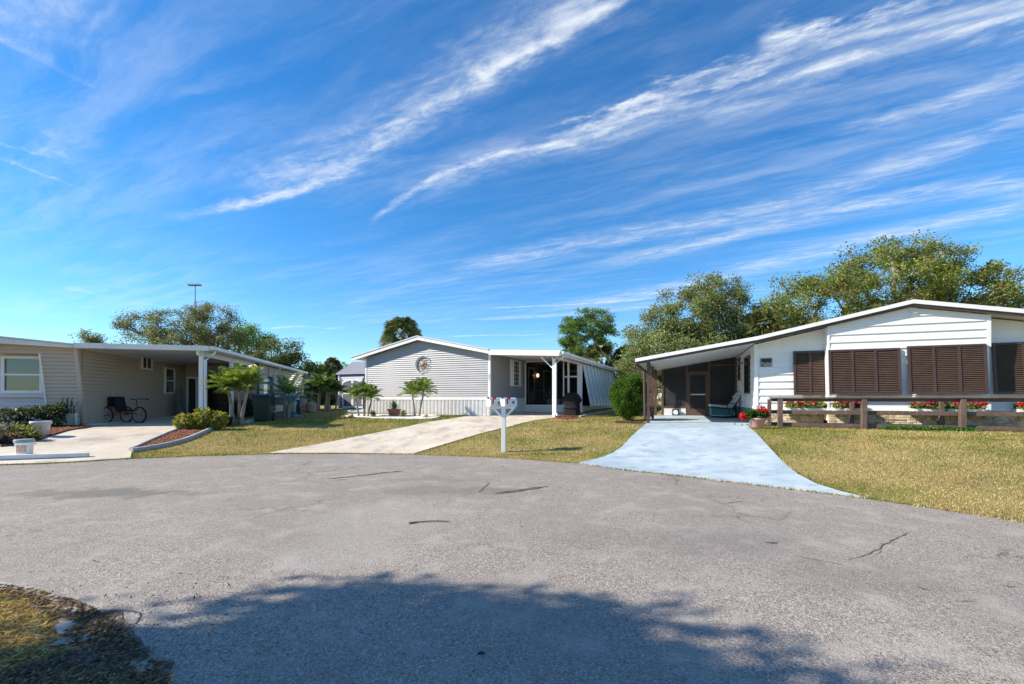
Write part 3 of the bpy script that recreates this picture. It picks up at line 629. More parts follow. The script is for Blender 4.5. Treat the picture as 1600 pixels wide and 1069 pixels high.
# roofs
zt0 = zt; ridge = A.z(526.2, -1.96, -.45)
mb = MB().prism([(-4.75, zt - .10), (-1.96, ridge - .22), (.02, zt + .0), (.02, zt + .1), (-1.96, ridge - .03), (-4.75, zt + .12)], -.5, 15.6)
mb.build('gable_fascia', 'offwhite', hl)
MB().prism([(-4.8, zt + .125), (-1.96, ridge - .025), (.02, zt + .105), (.02, zt + .15), (-1.96, ridge + .02), (-4.8, zt + .16)], -.55, 15.65).build('roof', 'rooftop', hl)
zc = A.z(541, 4.03, -.4)
MB().box(.024, 4.03, -.4, 15.6, zc - .13, zc - .03).build('carport_ceiling', 'soffit', hl)
mb = MB().box(.024, 4.06, -.46, -.402, zc - .17, zc).box(4.032, 4.10, -.40, 15.62, zc - .15, zc + .005)
mb.build('carport_fascia', 'offwhite', hl)
MB().box(.026, 4.028, -.40, 15.6, zc - .028, zc + .012).build('carport_roof', 'rooftop', hl)
g = MB().bar((4.16, -.4, zc - .06), (4.16, 15.7, zc - .06), .11, .12); g.build('gutter', 'white', hl)
def downspout(par, u, w, ztop, zb=.05, r=.045, mat='white', ub=None):
    ub = u - .28 if ub is None else ub
    MB().tube([(u, w, ztop), (u, w, ztop - .12), (ub, w, ztop - .38), (ub, w, zb + .12), (ub + .1, w - .12, zb)], r, 8).build('downspout', mat, par)
for w_ in (2.9, 8.6, 15.4)[1:]: downspout(hl, 4.16, w_, zc - .1, ub=3.92)
downspout(hl, 4.16, -.15, zc - .1, ub=3.86)
for w_ in (.0, 2.9): MB().box(3.60, 3.73, w_ - .06, w_ + .07, -.05, zc - .131).build('post', 'white', hl)
MB().box(3.62, 3.70, -.3, 5.85, zc - .32, zc - .132).build('beam', 'white', hl)
MB().mbox(right(0), .3, 7.5, 0, .10, .02, .30).build('base_kerb', 'slab', hl)

# ================================================================ MIDDLE HOUSE
B = Frame(-1.07, 21.5, .64, math.atan2(-.4005, .9163))
hm = B.root('grey_house', 'lilac grey mobile home with white skirt and screened side porch', 'house')
zs = B.z(623.5, 0, 0)
zr = B.z(525, -3.95, -.32); ze = B.z(546, .1, -.32); UL = B.u(572, 0)
slope = (zr - ze) / 4.05
top = lambda u, off: zr - abs(u + 3.95) * slope - off
siding([(UL, zs + .06), (0, zs + .06), (0, top(0, .2)), (-3.95, top(-3.95, .2)), (UL, top(UL, .2))], .107, front(0)).build('gable_wall', 'greyvinyl', hm)
siding([(0, zs + .06), (4.4, zs + .06), (4.4, ze - .1), (0, ze - .1)], .107, right(0)).build('side_wall', 'greyvinyl', hm)
MB().box(UL, 0, .03, .06, 0, ze).box(-.06, -.03, .03, 16, 0, ze - .1).box(UL + .02, UL + .05, .03, 16, 0, ze - .1).box(UL, 0, 15.9, 15.95, 0, ze).build('inner_wall', 'greyvinyl', hm)
mb = MB(); u = UL
while u < -.02:       # ribbed skirt
    mb.box(u + .03, min(u + .195, -.002), -.045, .02, .0, zs - .04); mb.box(u - .018, u + .031, .004, .018, .0, zs - .04)
    for q in (.06, .10, .145): mb.box(u + q, u + q + .014, -.062, -.0452, .0, zs - .045)
    u += .212
w = 0.02
while w < 4.35: mb.box(-.02, .022, w + .012, w + .20, 0, zs - .04); mb.box(-.018, .008, w - .012, w + .012, 0, zs - .04); w += .212
mb.build('skirt', 'white', hm)
MB().box(UL - .02, .03, -.07, .0, zs - .04, zs + .06).box(.004, .045, .0, 4.4, zs - .04, zs + .058).build('band', 'white', hm)
MB().box(-.06, .05, -.04, .05, zs + .06, ze - .05).build('corner_trim', 'white', hm); MB().box(UL - .03, UL + .07, -.04, .03, zs + .06, ze - .15).build('corner_trim', 'white', hm)
mb = MB().prism([(-8.25, top(-8.25, .2)), (-3.95, zr - .2), (.1, top(.1, .2)), (.1, top(.1, .03)), (-3.95, zr - .03), (-8.25, top(-8.25, .03))], -.34, -.30)
mb.prism([(-8.25, top(-8.25, .13)), (-8.21, top(-8.21, .13)), (-8.21, top(-8.21, .03)), (-8.25, top(-8.25, .03))], -.3, 16); mb.build('rake_board', 'white', hm)
MB().prism([(-8.205, top(-8.205, .14)), (-3.95, zr - .14), (.1, top(.1, .14)), (.1, top(.1, .05)), (-3.95, zr - .05), (-8.205, top(-8.205, .05))], -.298, 16).build('soffit', 'offwhite', hm)
MB().prism([(-8.30, top(-8.30, .028)), (-3.95, zr - .028), (.12, top(.12, .028)), (.12, top(.12, -.02)), (-3.95, zr + .02), (-8.30, top(-8.30, -.02))], -.37, 16.05).build('roof', 'rooftop', hm)
# shuttered window in the side wall
wa, wb_ = B.w(800.3, 0), B.w(810, 0); zz1 = B.z(562, 0, wa); zz0 = B.z(603.5, 0, wa)
window(hm, right(0), wa, wb_, zz0, zz1, .06, 1, 2, shutter=.30, grid=(3, 6))
# side porch: roof, posts, frame, screens
zq = B.z(547, 3.6, -.3); z1 = B.z(546, .12, -.3)
rf = lambda u: z1 - .02 + (zq - z1) * (u - .12) / 3.48
MB().prism([(.125, rf(.125) - .17), (3.6, rf(3.6) - .17), (3.6, rf(3.6) - .10), (.125, rf(.125) - .10)], -.3, 13.9).build('porch_ceiling', 'soffit', hm)
MB().prism([(.125, rf(.125) - .095), (3.64, rf(3.64) - .095), (3.64, rf(3.64) + .0), (.125, rf(.125) + .0)], -.34, 14.0).build('porch_roof', 'rooflight', hm)
MB().prism([(.125, rf(.125) - .24), (3.6, rf(3.6) - .24), (3.6, rf(3.6) - .10), (.125, rf(.125) - .10)], -.36, -.302).box(3.602, 3.66, -.3, 14.0, rf(3.6) - .23, rf(3.6) - .1).build('porch_fascia', 'white', hm)
MB().bar((3.72, -.3, rf(3.6) - .10), (3.72, 14.0, rf(3.6) - .10), .11, .12).build('gutter', 'white', hm)
downspout(hm, 3.72, -.1, rf(3.6) - .15, ub=3.36); downspout(hm, 3.72, 13.9, rf(3.6) - .15, ub=3.4)
zp = rf(3.25) - .24
MB().box(3.17, 3.30, -.06, .07, -.05, zp).build('post', 'white', hm)
MB().bar((3.2, 0, zp - .55), (2.62, 0, zp - .02), .07, .05).build('brace', 'white', hm)
MB().box(3.12, 3.38, 4.33, 4.45, -.05, zp).build('post', 'white', hm)
MB().box(3.2, 3.3, -.06, 13.8, rf(3.25) - .33, rf(3.25) - .172).build('beam', 'white', hm)
wl = 4.40; f = front(wl); ua, ub_ = B.u(822, wl), 3.12; zk0 = B.z(644, 1.5, wl); zk = B.z(632.5, 1.5, wl); zh = B.z(565, 1.5, wl)
zk0 = 0
MB().mbox(f, .05, ub_, 0, zk, -.03, .03).build('kick_panel', 'white', hm)
um1, um2 = B.u(881, wl), B.u(890, wl)
fm = MB().mbox(f, .05, .13, zk, zh, -.03, .04).mbox(f, .13, ub_, zh, rf(1.5) - .02, -.03, .04).mbox(f, um1 - .04, um1 + .03, zk, zh, -.03, .04).mbox(f, um1 + .03, ub_, B.z(588.5, 3, wl) - .04, B.z(588.5, 3, wl) + .04, -.03, .038)
fm.build('screen_frame', 'white', hm)
MB().mbox(front(4.2), um2 - .05, um2 + .05, B.z(614, 3, 4.2), zh + .2, -.03, .04).build('downpipe', 'white', hm)
MB().mbox(f, .13, um1 - .04, zk, zh, -.004, .004).mbox(f, um1 + .03, ub_, zk, zh, -.004, .004).build('insect_screen', 'screen2', hm)
# inside the porch
fi = right(.0)
siding([(4.45, 0), (13.8, 0), (13.8, ze - .2), (4.45, ze - .2)], .107, fi).build('porch_inner_wall', 'inner', hm)
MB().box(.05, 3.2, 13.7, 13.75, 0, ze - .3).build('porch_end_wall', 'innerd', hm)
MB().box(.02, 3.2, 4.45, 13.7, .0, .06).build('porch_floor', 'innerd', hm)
for w0, w1 in ((5.0, 5.95), (7.6, 9.2)):
    dm = MB().mbox(fi, w0, w0 + .1, .55, 2.65, .0, .05).mbox(fi, w1 - .1, w1, .55, 2.65, 0, .05).mbox(fi, w0 + .1, w1 - .1, 2.55, 2.65, 0, .05).mbox(fi, w0 + .1, w1 - .1, .55, 1.2, 0, .04).build('porch_door', 'white', hm)
    MB().mbox(fi, w0 + .1, w1 - .1, 1.2, 2.55, 0, .035).build('pane', 'glass', dm)
MB().lathe([(.02, 0), (.07, .04), (.09, .12), (.07, .2), (.02, .24)], (.14, 6.25, 2.1), 12).build('wall_lamp', 'lamp', hm, smooth=True)
ur0, ur1 = B.u(828, 5.0), B.u(861, 5.0)
ral = MB(); yR = 4.9; zr0 = .55; zr1 = 1.25
ral.box(ur0, ur1, yR, yR + .05, zr1, zr1 + .07).box(ur0, ur1, yR, yR + .05, zr0, zr0 + .06)
for i in range(9): uu = ur0 + .04 + (ur1 - ur0 - .08) * i / 8; ral.box(uu - .018, uu + .018, yR + .005, yR + .04, zr0, zr1)
ral.box(ur1 - .05, ur1 + .05, yR, yR + .1, 0, 1.4)
ral.build('railing', 'railwood', hm)
ac = MB().box(B.u(858, 5), B.u(877, 5), 4.7, 5.1, .42, .78); aco = ac.build('cooler_box', 'white', hm)
am = MB()
for i in range(5): am.box(B.u(860, 5), B.u(866, 5), 4.68, 4.698, .5 + i * .05, .52 + i * .05)
am.build('grille', 'blk', aco)
MB().box(B.u(862, 6), B.u(880, 6), 6.0, 6.5, .06, 1.35).build('cabinet', 'brownl', hm)
# side of the porch: screened opening with striped hanging awning
fs = right(3.25)
MB().mbox(fs, 4.45, 13.8, 0, .42, -.03, .03).build('side_kick_wall', 'offwhite', hm)
for w_ in (4.5, 6.8, 9.1, 11.4, 13.75): MB().mbox(fs, w_ - .04, w_ + .04, .42, zp, -.03, .04).build('side_frame_post', 'white', hm)
MB().mbox(fs, 4.54, 13.7, .42, zp, -.004, .004).build('insect_screen', 'screen2', hm)
zA = B.z(568.5, 3.3, 4.9); zB = .42
am1, am2 = MB(), MB(); w = 4.75; k = 0
while w < 13.6:
    w2 = w + .84
    def q(wq, t_, o=0): return (3.32 + .42 * t_ + o, wq + .10 * t_, zA + (zB - zA) * t_)
    a0, a1, b0, b1 = q(w, 0, .0), q(w + .52, 0, .0), q(w, 1), q(w + .52, 1)
    am1.hexa([a0, a1, b1, b0] and [q(w, 1, -.02), q(w + .52, 1, -.02), q(w + .52, 1, .03), q(w, 1, .03), q(w, 0, -.02), q(w + .52, 0, -.02), q(w + .52, 0, .03), q(w, 0, .03)])
    am2.hexa([q(w + .522, 1, -.03), q(w2 - .002, 1, -.03), q(w2 - .002, 1, -.015), q(w + .522, 1, -.015), q(w + .522, 0, -.03), q(w2 - .002, 0, -.03), q(w2 - .002, 0, -.015), q(w + .522, 0, -.015)])
    w = w2
aw = am1.build('awning', 'galv', hm); am2.build('awning_groove', 'galvd', aw)
MB().bar((3.32 + .42, 4.8, zB), (3.32 + .42, 13.7, zB), .05).bar((3.32, 4.74, zA), (3.74, 4.84, zB), .04).build('awning_frame', 'white', hm)
# vertical house number on the corner trim
def textmesh(txt, size, name, mat, par, loc, rot, vertical=False):
    cu = bpy.data.curves.new('t', 'FONT'); cu.body = '\n'.join(txt) if vertical else txt; cu.size = size; cu.align_x = 'CENTER'; cu.extrude = .004; cu.space_line = .85; cu.resolution_u = 2
    o = bpy.data.objects.new('t', cu); link(o); dg = bpy.context.evaluated_depsgraph_get(); me = bpy.data.meshes.new_from_object(o.evaluated_get(dg)); bpy.data.objects.remove(o)
    o2 = bpy.data.objects.new(name, me); link(o2); me.materials.clear(); me.materials.append(M[mat]); o2.parent = par; o2.location = loc; o2.rotation_euler = rot; return o2
textmesh('303', .13, 'house_number', 'artgrey', hm, (-.005, -.046, B.z(587.5, 0, 0)), (R(90), 0, 0), True)
# crescent moon and sun hanging on the gable wall
um, zm = B.u(660.5, -.05), B.z(569.5, B.u(660.5), -.05)
moon = empty('wall_ornament', B.world(um, -.04, zm), B.a, 'round copper sun and crescent moon ornament hung on the grey gable wall', 'wall ornament')
r0 = .43; mb = MB(); nseg = 40; a0, a1 = R(28), R(262)
inn, outp = [], []
for i in range(nseg + 1):
    a = a0 + (a1 - a0) * i / nseg; t_ = i / nseg; th = .11 * math.sin(math.pi * min(1, max(0, t_))) ** .6
    outp.append((r0 * math.cos(a), r0 * math.sin(a))); inn.append(((r0 - th) * math.cos(a), (r0 - th) * math.sin(a)))
for i in range(nseg):
    p = [outp[i], outp[i + 1], inn[i + 1], inn[i]]
    mb.hexa([(x, -.0, z) for x, z in p] + [(x, -.03, z) for x, z in p])
mb.build('crescent', 'artgrey', moon)
MB().tube([(math.cos(R(a)) * (r0 + .02), -.015, math.sin(R(a)) * (r0 + .02)) for a in range(22, 272, 8)], .02, 6).build('crescent_rim', 'artmint', moon)
mb = MB().lathe([(.001, -.02), (.12, -.02), (.14, 0), (.12, .02), (.001, .03)], (0, 0, 0), 20)
mb.v = [(x, -z - .02, y) for x, y, z in mb.v]; mb.build('sun_face', 'sunmetal', moon, smooth=True)
mb = MB(); mg = MB()
for i in range(14):
    a = 2 * math.pi * i / 14; l = .34 if i % 2 == 0 else .25; c, s_ = math.cos(a), math.sin(a)
    tgt = mb if i % 2 == 0 else mg
    tgt.hexa([(.14 * c - .03 * s_, -.01, .14 * s_ + .03 * c), (.14 * c + .03 * s_, -.01, .14 * s_ - .03 * c), (l * c + .004 * s_, -.01, l * s_), (l * c - .004 * s_, -.01, l * s_),
              (.14 * c - .03 * s_, -.025, .14 * s_ + .03 * c), (.14 * c + .03 * s_, -.025, .14 * s_ - .03 * c), (l * c + .004 * s_, -.025, l * s_), (l * c - .004 * s_, -.025, l * s_)])
circ = [(.15 * math.cos(R(a)), -.018, .15 * math.sin(R(a))) for a in range(0, 360, 15)]; mb.tube(circ, .012, 6, closed=True); mg.tube(circ, .010, 6, closed=True)
mb.build('sun_rays', 'sunmetal', moon); mg.build('pale_rays', 'artmint', moon)
for a in (-12, -28, -45, -62, -78, 14): MB().lathe([(.001, -.03), (.03, 0), (.001, .03)], (.40 * math.cos(R(a)), -.02, .40 * math.sin(R(a))), 6).build('star', 'artgrey', moon)

M['sheddoor'] = pm('shed_door_grey', (.13, .14, .19), .5, .06, 2.0)
# ================================================================ SHED behind the grey house
S_ = Frame(-11.9, 30.9, .78, B.a)
us = S_.u(529.5, 0); S_ = Frame(*S_.world(us, 0)[:2], .78, B.a)
sh = S_.root('garden_shed', 'blue grey shed with white arched double doors behind grey house', 'shed')
zE = S_.z(584, 0, 0); Wd_ = 3.4
mb = MB(); u = 0
while u < Wd_: mb.box(u + .01, min(u + .19, Wd_), -.012, .05, 0, zE); mb.box(u, u + .01, .0, .05, 0, zE); u += .2
mb.box(0, .05, .05, 3, 0, zE).box(Wd_ - .05, Wd_, .05, 3, 0, zE).box(0, Wd_, 2.95, 3, 0, zE)
mb.add([(0.02, 0, zE), (0.02, 3, zE), (0.02, 1.5, zE + .85), (Wd_ - .02, 0, zE), (Wd_ - .02, 3, zE), (Wd_ - .02, 1.5, zE + .85)], [(0, 1, 2), (3, 4, 5)])
mb.build('wall', 'shedwall', sh)
MB().box(-.03, .07, -.035, .0, 0, zE).build('corner_trim', 'white', sh)
mb = MB(); rid = zE + .88
for sgn, ya, yb in ((1, -.15, 1.5), (-1, 3.15, 1.5)):
    mb.add([(-.15, ya, zE - .06), (Wd_ + .15, ya, zE - .06), (Wd_ + .15, yb, rid), (-.15, yb, rid), (-.15, ya, zE - .02), (Wd_ + .15, ya, zE - .02), (Wd_ + .15, yb, rid + .04), (-.15, yb, rid + .04)],
           [(0, 1, 2, 3), (4, 5, 6, 7), (0, 1, 5, 4), (3, 0, 4, 7), (1, 2, 6, 5)])
u = -.1
while u < Wd_ + .1: mb.bar((u, -.15, zE - .0), (u, 1.5, rid + .06), .03, .03); u += .23
mb.build('roof', 'shedroof', sh)
ud0 = .35; ud1 = 2.15
for k, (a0, a1) in enumerate(((ud0, (ud0 + ud1) / 2 - .005), ((ud0 + ud1) / 2 + .005, ud1))):
    f = front(0); mb = MB().mbox(f, a0, a1, .05, 2.05, .014, .03); dd = mb.build('door', 'sheddoor', sh)
    tr = MB(); tw = .09
    tr.mbox(f, a0, a0 + tw, .05, 2.05, .03, .055).mbox(f, a1 - tw, a1, .05, 2.05, .03, .055).mbox(f, a0 + tw, a1 - tw, .05, .05 + tw, .03, .055).mbox(f, a0 + tw, a1 - tw, .98, 1.07, .03, .054)
    n = 8
    for i in range(n):      # arched head
        x0 = a0 + tw + (a1 - a0 - 2 * tw) * i / n; x1 = a0 + tw + (a1 - a0 - 2 * tw) * (i + 1) / n
        h = lambda x: 1.98 - .22 * ((x - (ud0 + ud1) / 2) / ((ud1 - ud0) / 2)) ** 2
        tr.hexa([f(x0, h(x0) - .08, .053), f(x1, h(x1) - .08, .053), f(x1, h(x1) - .08, .03), f(x0, h(x0) - .08, .03), f(x0, 2.05, .053), f(x1, 2.05, .053), f(x1, 2.05, .03), f(x0, 2.05, .03)])
    tr.build('door_trim', 'white', dd)
    hx = a0 + .01 if k == 0 else a1 - .09
    for zz in (.2, 1.02, 1.9): MB().mbox(f, hx, hx + .08, zz, zz + .05, .055, .065).build('hinge', 'blk', dd)
MB().mbox(front(0), ud0 - .1, ud1 + .1, 2.07, 2.15, .012, .05).build('door_header', 'white', sh)
# ================================================================ RIGHT HOUSE
C = Frame(8.25, 15.2, .565, math.atan2(-.352, .936))
hr = C.root('white_house', 'white sided mobile home with brown louvered shutters and open carport', 'house')
WB = -.45                                    # front of the centre bay
zR = C.z(468.3, 4.04, -.6); z0_ = C.z(525.5, 0, -.6); zL = C.z(560.5, -3.83, -.6); zRR = zR - .19 * 4.2
def rt(u):                                   # roof top
    if u < 0: return z0_ + (zL - z0_) * (u / -3.83)
    if u < 4.04: return z0_ + (zR - z0_) * u / 4.04
    return zR - .19 * (u - 4.04)
ub0, ub1 = C.u(1293.5, WB), C.u(1545, WB)
T = .20
siding([(0, .52), (ub0, .52), (ub0, rt(ub0) - T), (0, rt(0) - T)], .235, front(0), .034).build('front_wall', 'whitevinyl', hr)
siding([(ub0, .52), (ub1, .52), (ub1, rt(ub1) - T), (4.04, zR - T), (ub0, rt(ub0) - T)], .235, front(WB), .034).build('bay_wall', 'whitevinyl', hr)
siding([(ub1, .52), (8.2, .52), (8.2, rt(8.2) - T), (ub1, rt(ub1) - T)], .235, front(0), .034).build('front_wall', 'whitevinyl', hr)
MB().box(ub0, ub0 + .03, WB, 0, .2, rt(ub0) - T).build('bay_cheek', 'whitevinyl', hr); MB().box(ub1 - .03, ub1, WB, 0, .2, rt(ub1) - T).build('bay_cheek', 'whitevinyl', hr)
for b_ in ((ub0 - .02, ub0 + .04, WB - .035, WB + .01, 2.36, rt(ub0) - T), (ub0 - .02, ub0 + .04, WB - .035, WB + .01, .52, .95), (ub1 - .05, ub1 + .035, WB - .035, WB + .01, 2.36, rt(ub1) - T), (ub1 - .05, ub1 + .035, WB - .035, WB + .01, .52, .95), (-.03, .09, -.04, .02, .52, rt(0) - T)): MB().box(*b_).build('corner_trim', 'white', hr)
def stone(parent, u0, u1, w, z0, z1, seedv):
    """stacked uneven stones"""
    rnd = random.Random(seedv); mb = MB(); z = z0
    while z < z1 - .02:
        h = min(rnd.uniform(.06, .11), z1 - z); u = u0
        while u < u1 - .02:
            l = min(rnd.uniform(.10, .32), u1 - u); o = rnd.uniform(.0, .035)
            mb.box(u + .006, u + l - .006, w - .03 - o, w + .05, z + .005, z + h - .005); u += l
        z += h
    mb.box(u0, u1, w - .018, w + .05, z0, z1 - .01)
    return mb.build('stone_skirt', 'stone', parent, bevel=.008)
stone(hr, .09, ub0, 0, -.05, .52, 1); stone(hr, ub0, ub1, WB, -.05, .52, 2); stone(hr, ub1, 8.2, 0, -.05, .52, 3)
# side wall along the carport
siding([(0.02, .55), (5.1, .55), (5.1, rt(0) - T), (0.02, rt(0) - T)], .235, left(0.0), .025).build('side_wall', 'whitevinyl', hr)
MB().box(-.02, .02, .02, 5.1, 0, .55).build('lower_wall', 'lower', hr)
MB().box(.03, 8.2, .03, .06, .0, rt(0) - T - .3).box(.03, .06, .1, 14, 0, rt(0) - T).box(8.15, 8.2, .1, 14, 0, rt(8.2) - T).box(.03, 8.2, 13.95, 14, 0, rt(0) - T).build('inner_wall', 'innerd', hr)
def darkwin(w0, w1, py0, py1):
    zz1 = C.z(py0, 0, (w0 + w1) / 2); zz0 = C.z(py1, 0, (w0 + w1) / 2)
    window(hr, left(0), w0, w1, zz0, zz1, .05, 1, 1, 'brown', .06)
wa, wb2 = C.w(1173, 0), C.w(1165, 0); darkwin(wa, wb2, 557, 615)
wa, wb2 = C.w(1157.5, 0), C.w(1155, 0); darkwin(wa, wb2, 559, 594)
# wall light and a small white fish plaque
wl_ = C.w(1161, 0); zl_ = C.z(567, 0, wl_)
lt = MB().mbox(left(0), wl_ - .05, wl_ + .05, zl_ - .05, zl_ + .05, .01, .04).tube([(-.04, wl_, zl_), (-.14, wl_, zl_ + .04)], .015, 6).lathe([(.03, -.1), (.06, -.02), (.05, .05), (.015, .08)], (-.16, wl_, zl_), 12)
lt.build('wall_light', 'artgrey', hr)
wf = C.w(1168, 0); zf = C.z(636, 0, wf)
MB().mbox(left(0.02), wf - .06, wf + .06, zf - .06, zf + .10, .0, .05).mbox(left(.02), wf - .03, wf + .03, zf + .1, zf + .18, 0, .05).build('outlet_cover', 'white', hr)
# louvered shutters, hinged along the top
def shutter(a0, a1, zb, zt_, w, n, tilt=.12):
    f = lambda a, z, o: (a, w - o - tilt * (zt_ - z) / (zt_ - zb), z)
    fr_ = MB(); fw = .065
    fr_.mbox(f, a0, a1, zt_ - fw, zt_, 0, .05).mbox(f, a0, a1, zb, zb + fw, 0, .05)
    for i in range(n + 1):
        aa = a0 + (a1 - a0 - fw) * i / n; fr_.mbox(f, aa, aa + fw, zb + fw, zt_ - fw, 0, .052)
    o = fr_.build('shutter', 'louver', hr)
    for i in range(n):
        lo = a0 + (a1 - a0 - fw) * i / n + fw; hi = a0 + (a1 - a0 - fw) * (i + 1) / n; lv = MB(); z = zb + fw + .01
        while z < zt_ - fw - .02:
            lv.hexa([f(lo, z, .040), f(hi, z, .040), f(hi, z + .006, .046), f(lo, z + .006, .046), f(lo, z + .026, .006), f(hi, z + .026, .006), f(hi, z + .032, .012), f(lo, z + .032, .012)]); z += .054
        lv.build('louvers', 'slat', o)
    MB().mbox(f, a0 + .02, a1 - .02, zb + .02, zt_ - .02, -.012, -.002).build('backing', 'innerd', o)
sb = .04
g0, g1 = C.u(1240, -.15), C.u(1292.5, -.15); shutter(g0, g1, C.z(617.5, g0, -.2), C.z(549, g0, -.1), -.06, 2)
g0, g1 = C.u(1295, WB - .1), C.u(1407, WB - .1); zz0, zz1 = C.z(617, g0, WB - .15), C.z(547, g0, WB - .08); shutter(g0, g1, zz0, zz1, WB - .04, 3)
g0, g1 = C.u(1418, WB - .1), C.u(1542, WB - .1); shutter(g0, g1, C.z(616, g0, WB - .15), C.z(541, g0, WB - .08), WB - .04, 3)
g0 = C.u(1551, -.12); shutter(g0, 8.05, C.z(615.5, g0, -.2), C.z(536, g0, -.1), -.06, 3)
MB().mbox(front(WB), ub0 + .1, ub1 - .1, zz0 - .1, zz0 - .04, 0, .05).build('sill_trim', 'white', hr)
# roof
mb = MB()
us_ = [-3.83, 0, 4.04, 8.25]
def band_(lo, hi, w0, w1, e=0):
    P_ = [(u - e if u == -3.83 else (u + e if u == 8.25 else u)) for u in us_]
    return MB().prism([(P_[i], rt(us_[i]) - lo) for i in range(4)] + [(P_[i], rt(us_[i]) - hi) for i in (3, 2, 1, 0)], w0, w1)
band_(.20, .12, -.62, -.585).build('brown_fascia', 'brown', hr)
band_(.118, 0, -.66, 14.2, .05).build('roof', 'rooflight', hr)
band_(.16, .12, -.584, 14.1).build('ceiling', 'soffit', hr)
ridges = MB(); u = -3.7
while u < -.1: ridges.hexa([(u, -.55, rt(u) - .175), (u + .012, -.55, rt(u) - .175), (u + .012, 5.0, rt(u) - .175), (u, 5.0, rt(u) - .175), (u, -.55, rt(u) - .158), (u + .012, -.55, rt(u) - .158), (u + .012, 5.0, rt(u) - .158), (u, 5.0, rt(u) - .158)]); u += .3
ridges.build('ceiling_seam', 'offwhite', hr)
MB().bar((-3.86, -.6, rt(-3.83) - .13), (-3.86, 7, rt(-3.83) - .13), .10, .13).build('gutter', 'brown', hr)
hk = MB().tube([(4.02, WB - .04, zR - .27), (4.03, WB - .06, zR - .34), (4.08, WB - .07, zR - .385), (4.15, WB - .07, zR - .39), (4.19, WB - .06, zR - .36)], .012, 6); hk.build('eave_hook', 'offwhite', hr)
# carport posts
up_ = -3.45
for w_ in (-.3, 2.3, 4.6):
    MB().box(up_ - .05, up_ + .05, w_ - .05, w_ + .05, -.05, rt(up_) - .16).build('carport_post', 'brown' if w_ < 1 else 'brownl', hr)
MB().box(up_ - .04, up_ + .04, -.24, 5.1, rt(up_) - .36, rt(up_) - .24).build('carport_beam', 'brownl', hr)
MB().tube([(-3.86, -.3, rt(-3.83) - .18), (-3.82, -.3, rt(-3.83) - .3), (-3.60, -.3, rt(-3.83) - .42), (-3.57, -.3, .16), (-3.72, -.45, .06)], .05, 8).build('downspout', 'brown', hr)
MB().box(-4.6, -3.62, -.55, -.43, .0, .07).build('splash_board', 'brown', hr)
# screened wall at the back of the carport
ws = 5.1; f = front(ws); uL = C.u(1034, ws); a1 = C.u(1074.5, ws); a2 = C.u(1108, ws); zkk = C.z(638, -3, ws)
zc1 = rt(uL) - .17
def colm(mb, a, wd, z0, z1, o=.04): return mb.mbox(f, a - wd / 2, a + wd / 2, z0, z1, -.03, o)
mb = MB()
for a_, w__ in ((uL + .04, .09), (a1 - .04, .09), (a2, .10), (-.06, .08)): colm(MB(), a_, w__, 0, rt(a_) - .17).build('screen_post', 'brownl', hr)
zd = C.z(583, a1, ws)
mb.mbox(f, uL + .085, a1 - .085, zkk, zkk + .10, -.03, .035).build('screen_rail', 'brownl', hr); mb = MB()
mb.mbox(f, a1 + .005, a2 - .05, zd, zd + .08, -.03, .036).build('screen_rail', 'brownl', hr)
for z_ in (C.z(572, -1, ws), .31): MB().mbox(f, a2 + .05, -.1, z_, z_ + .07, -.03, .036).build('screen_rail', 'brownl', hr)
sc = MB()
def tri(a0_, a1_, z0): sc.add([f(a0_, z0, 0), f(a1_, z0, 0), f(a1_, rt(a1_) - .17, 0), f(a0_, rt(a0_) - .17, 0)], [(0, 1, 2, 3)])
tri(uL + .085, a1 - .085, zkk + .1); tri(a1 + .005, a2 - .05, zd + .08); tri(a2 + .05, -.1, .38)
sc.build('porch_screen', 'screen', hr)
dr = MB(); da0, da1 = a1 + .02, a2 - .06
dr.mbox(f, da0, da0 + .09, .06, zd - .01, -.02, .03).mbox(f, da1 - .09, da1, .06, zd - .01, -.02, .03).mbox(f, da0 + .09, da1 - .09, zd - .10, zd - .01, -.02, .03).mbox(f, da0 + .09, da1 - .09, .06, .42, -.02, .03)
door = dr.build('screen_door', 'brownl', hr)
MB().mbox(f, da0 + .09, da1 - .09, .42, zd - .10, -.004, .004).build('door_screen', 'screen', door); MB().mbox(f, da0 + .09, da1 - .09, 1.05, 1.10, -.01, .012).build('door_rail', 'steel', door)
MB().mbox(f, uL + .085, a1 - .085, .0, zkk - .002, -.02, .03).build('kick_panel', 'white', hr); MB().mbox(f, a2 + .05, -.1, 0, .308, -.02, .03).build('kick_panel', 'white', hr)
# the dim room behind the screens
MB().box(uL, 0, 9.0, 9.05, 0, 2.5).box(uL - .02, uL + .02, 5.13, 9, 0, .9).box(uL, 0, 5.13, 9.0, .0, .03).build('porch_room', 'inner', hr)
fb = front(9.0)
for a0_, b0_, zz0_, zz1_ in ((-3.0, -2.2, 1.0, 1.9), (-1.9, -1.2, 1.0, 1.9), (-.9, -.15, .9, 1.9)): window(hr, fb, a0_, b0_, zz0_, zz1_, .06, 1, 2, 'innerd')
MB().box(uL + .1, -.1, 8.3, 8.9, .03, .85).build('counter', 'brownl', hr)
MB().box(-1.0, -.3, 7.6, 8.2, .85, 1.5).build('shelf_unit', 'steel', hr)
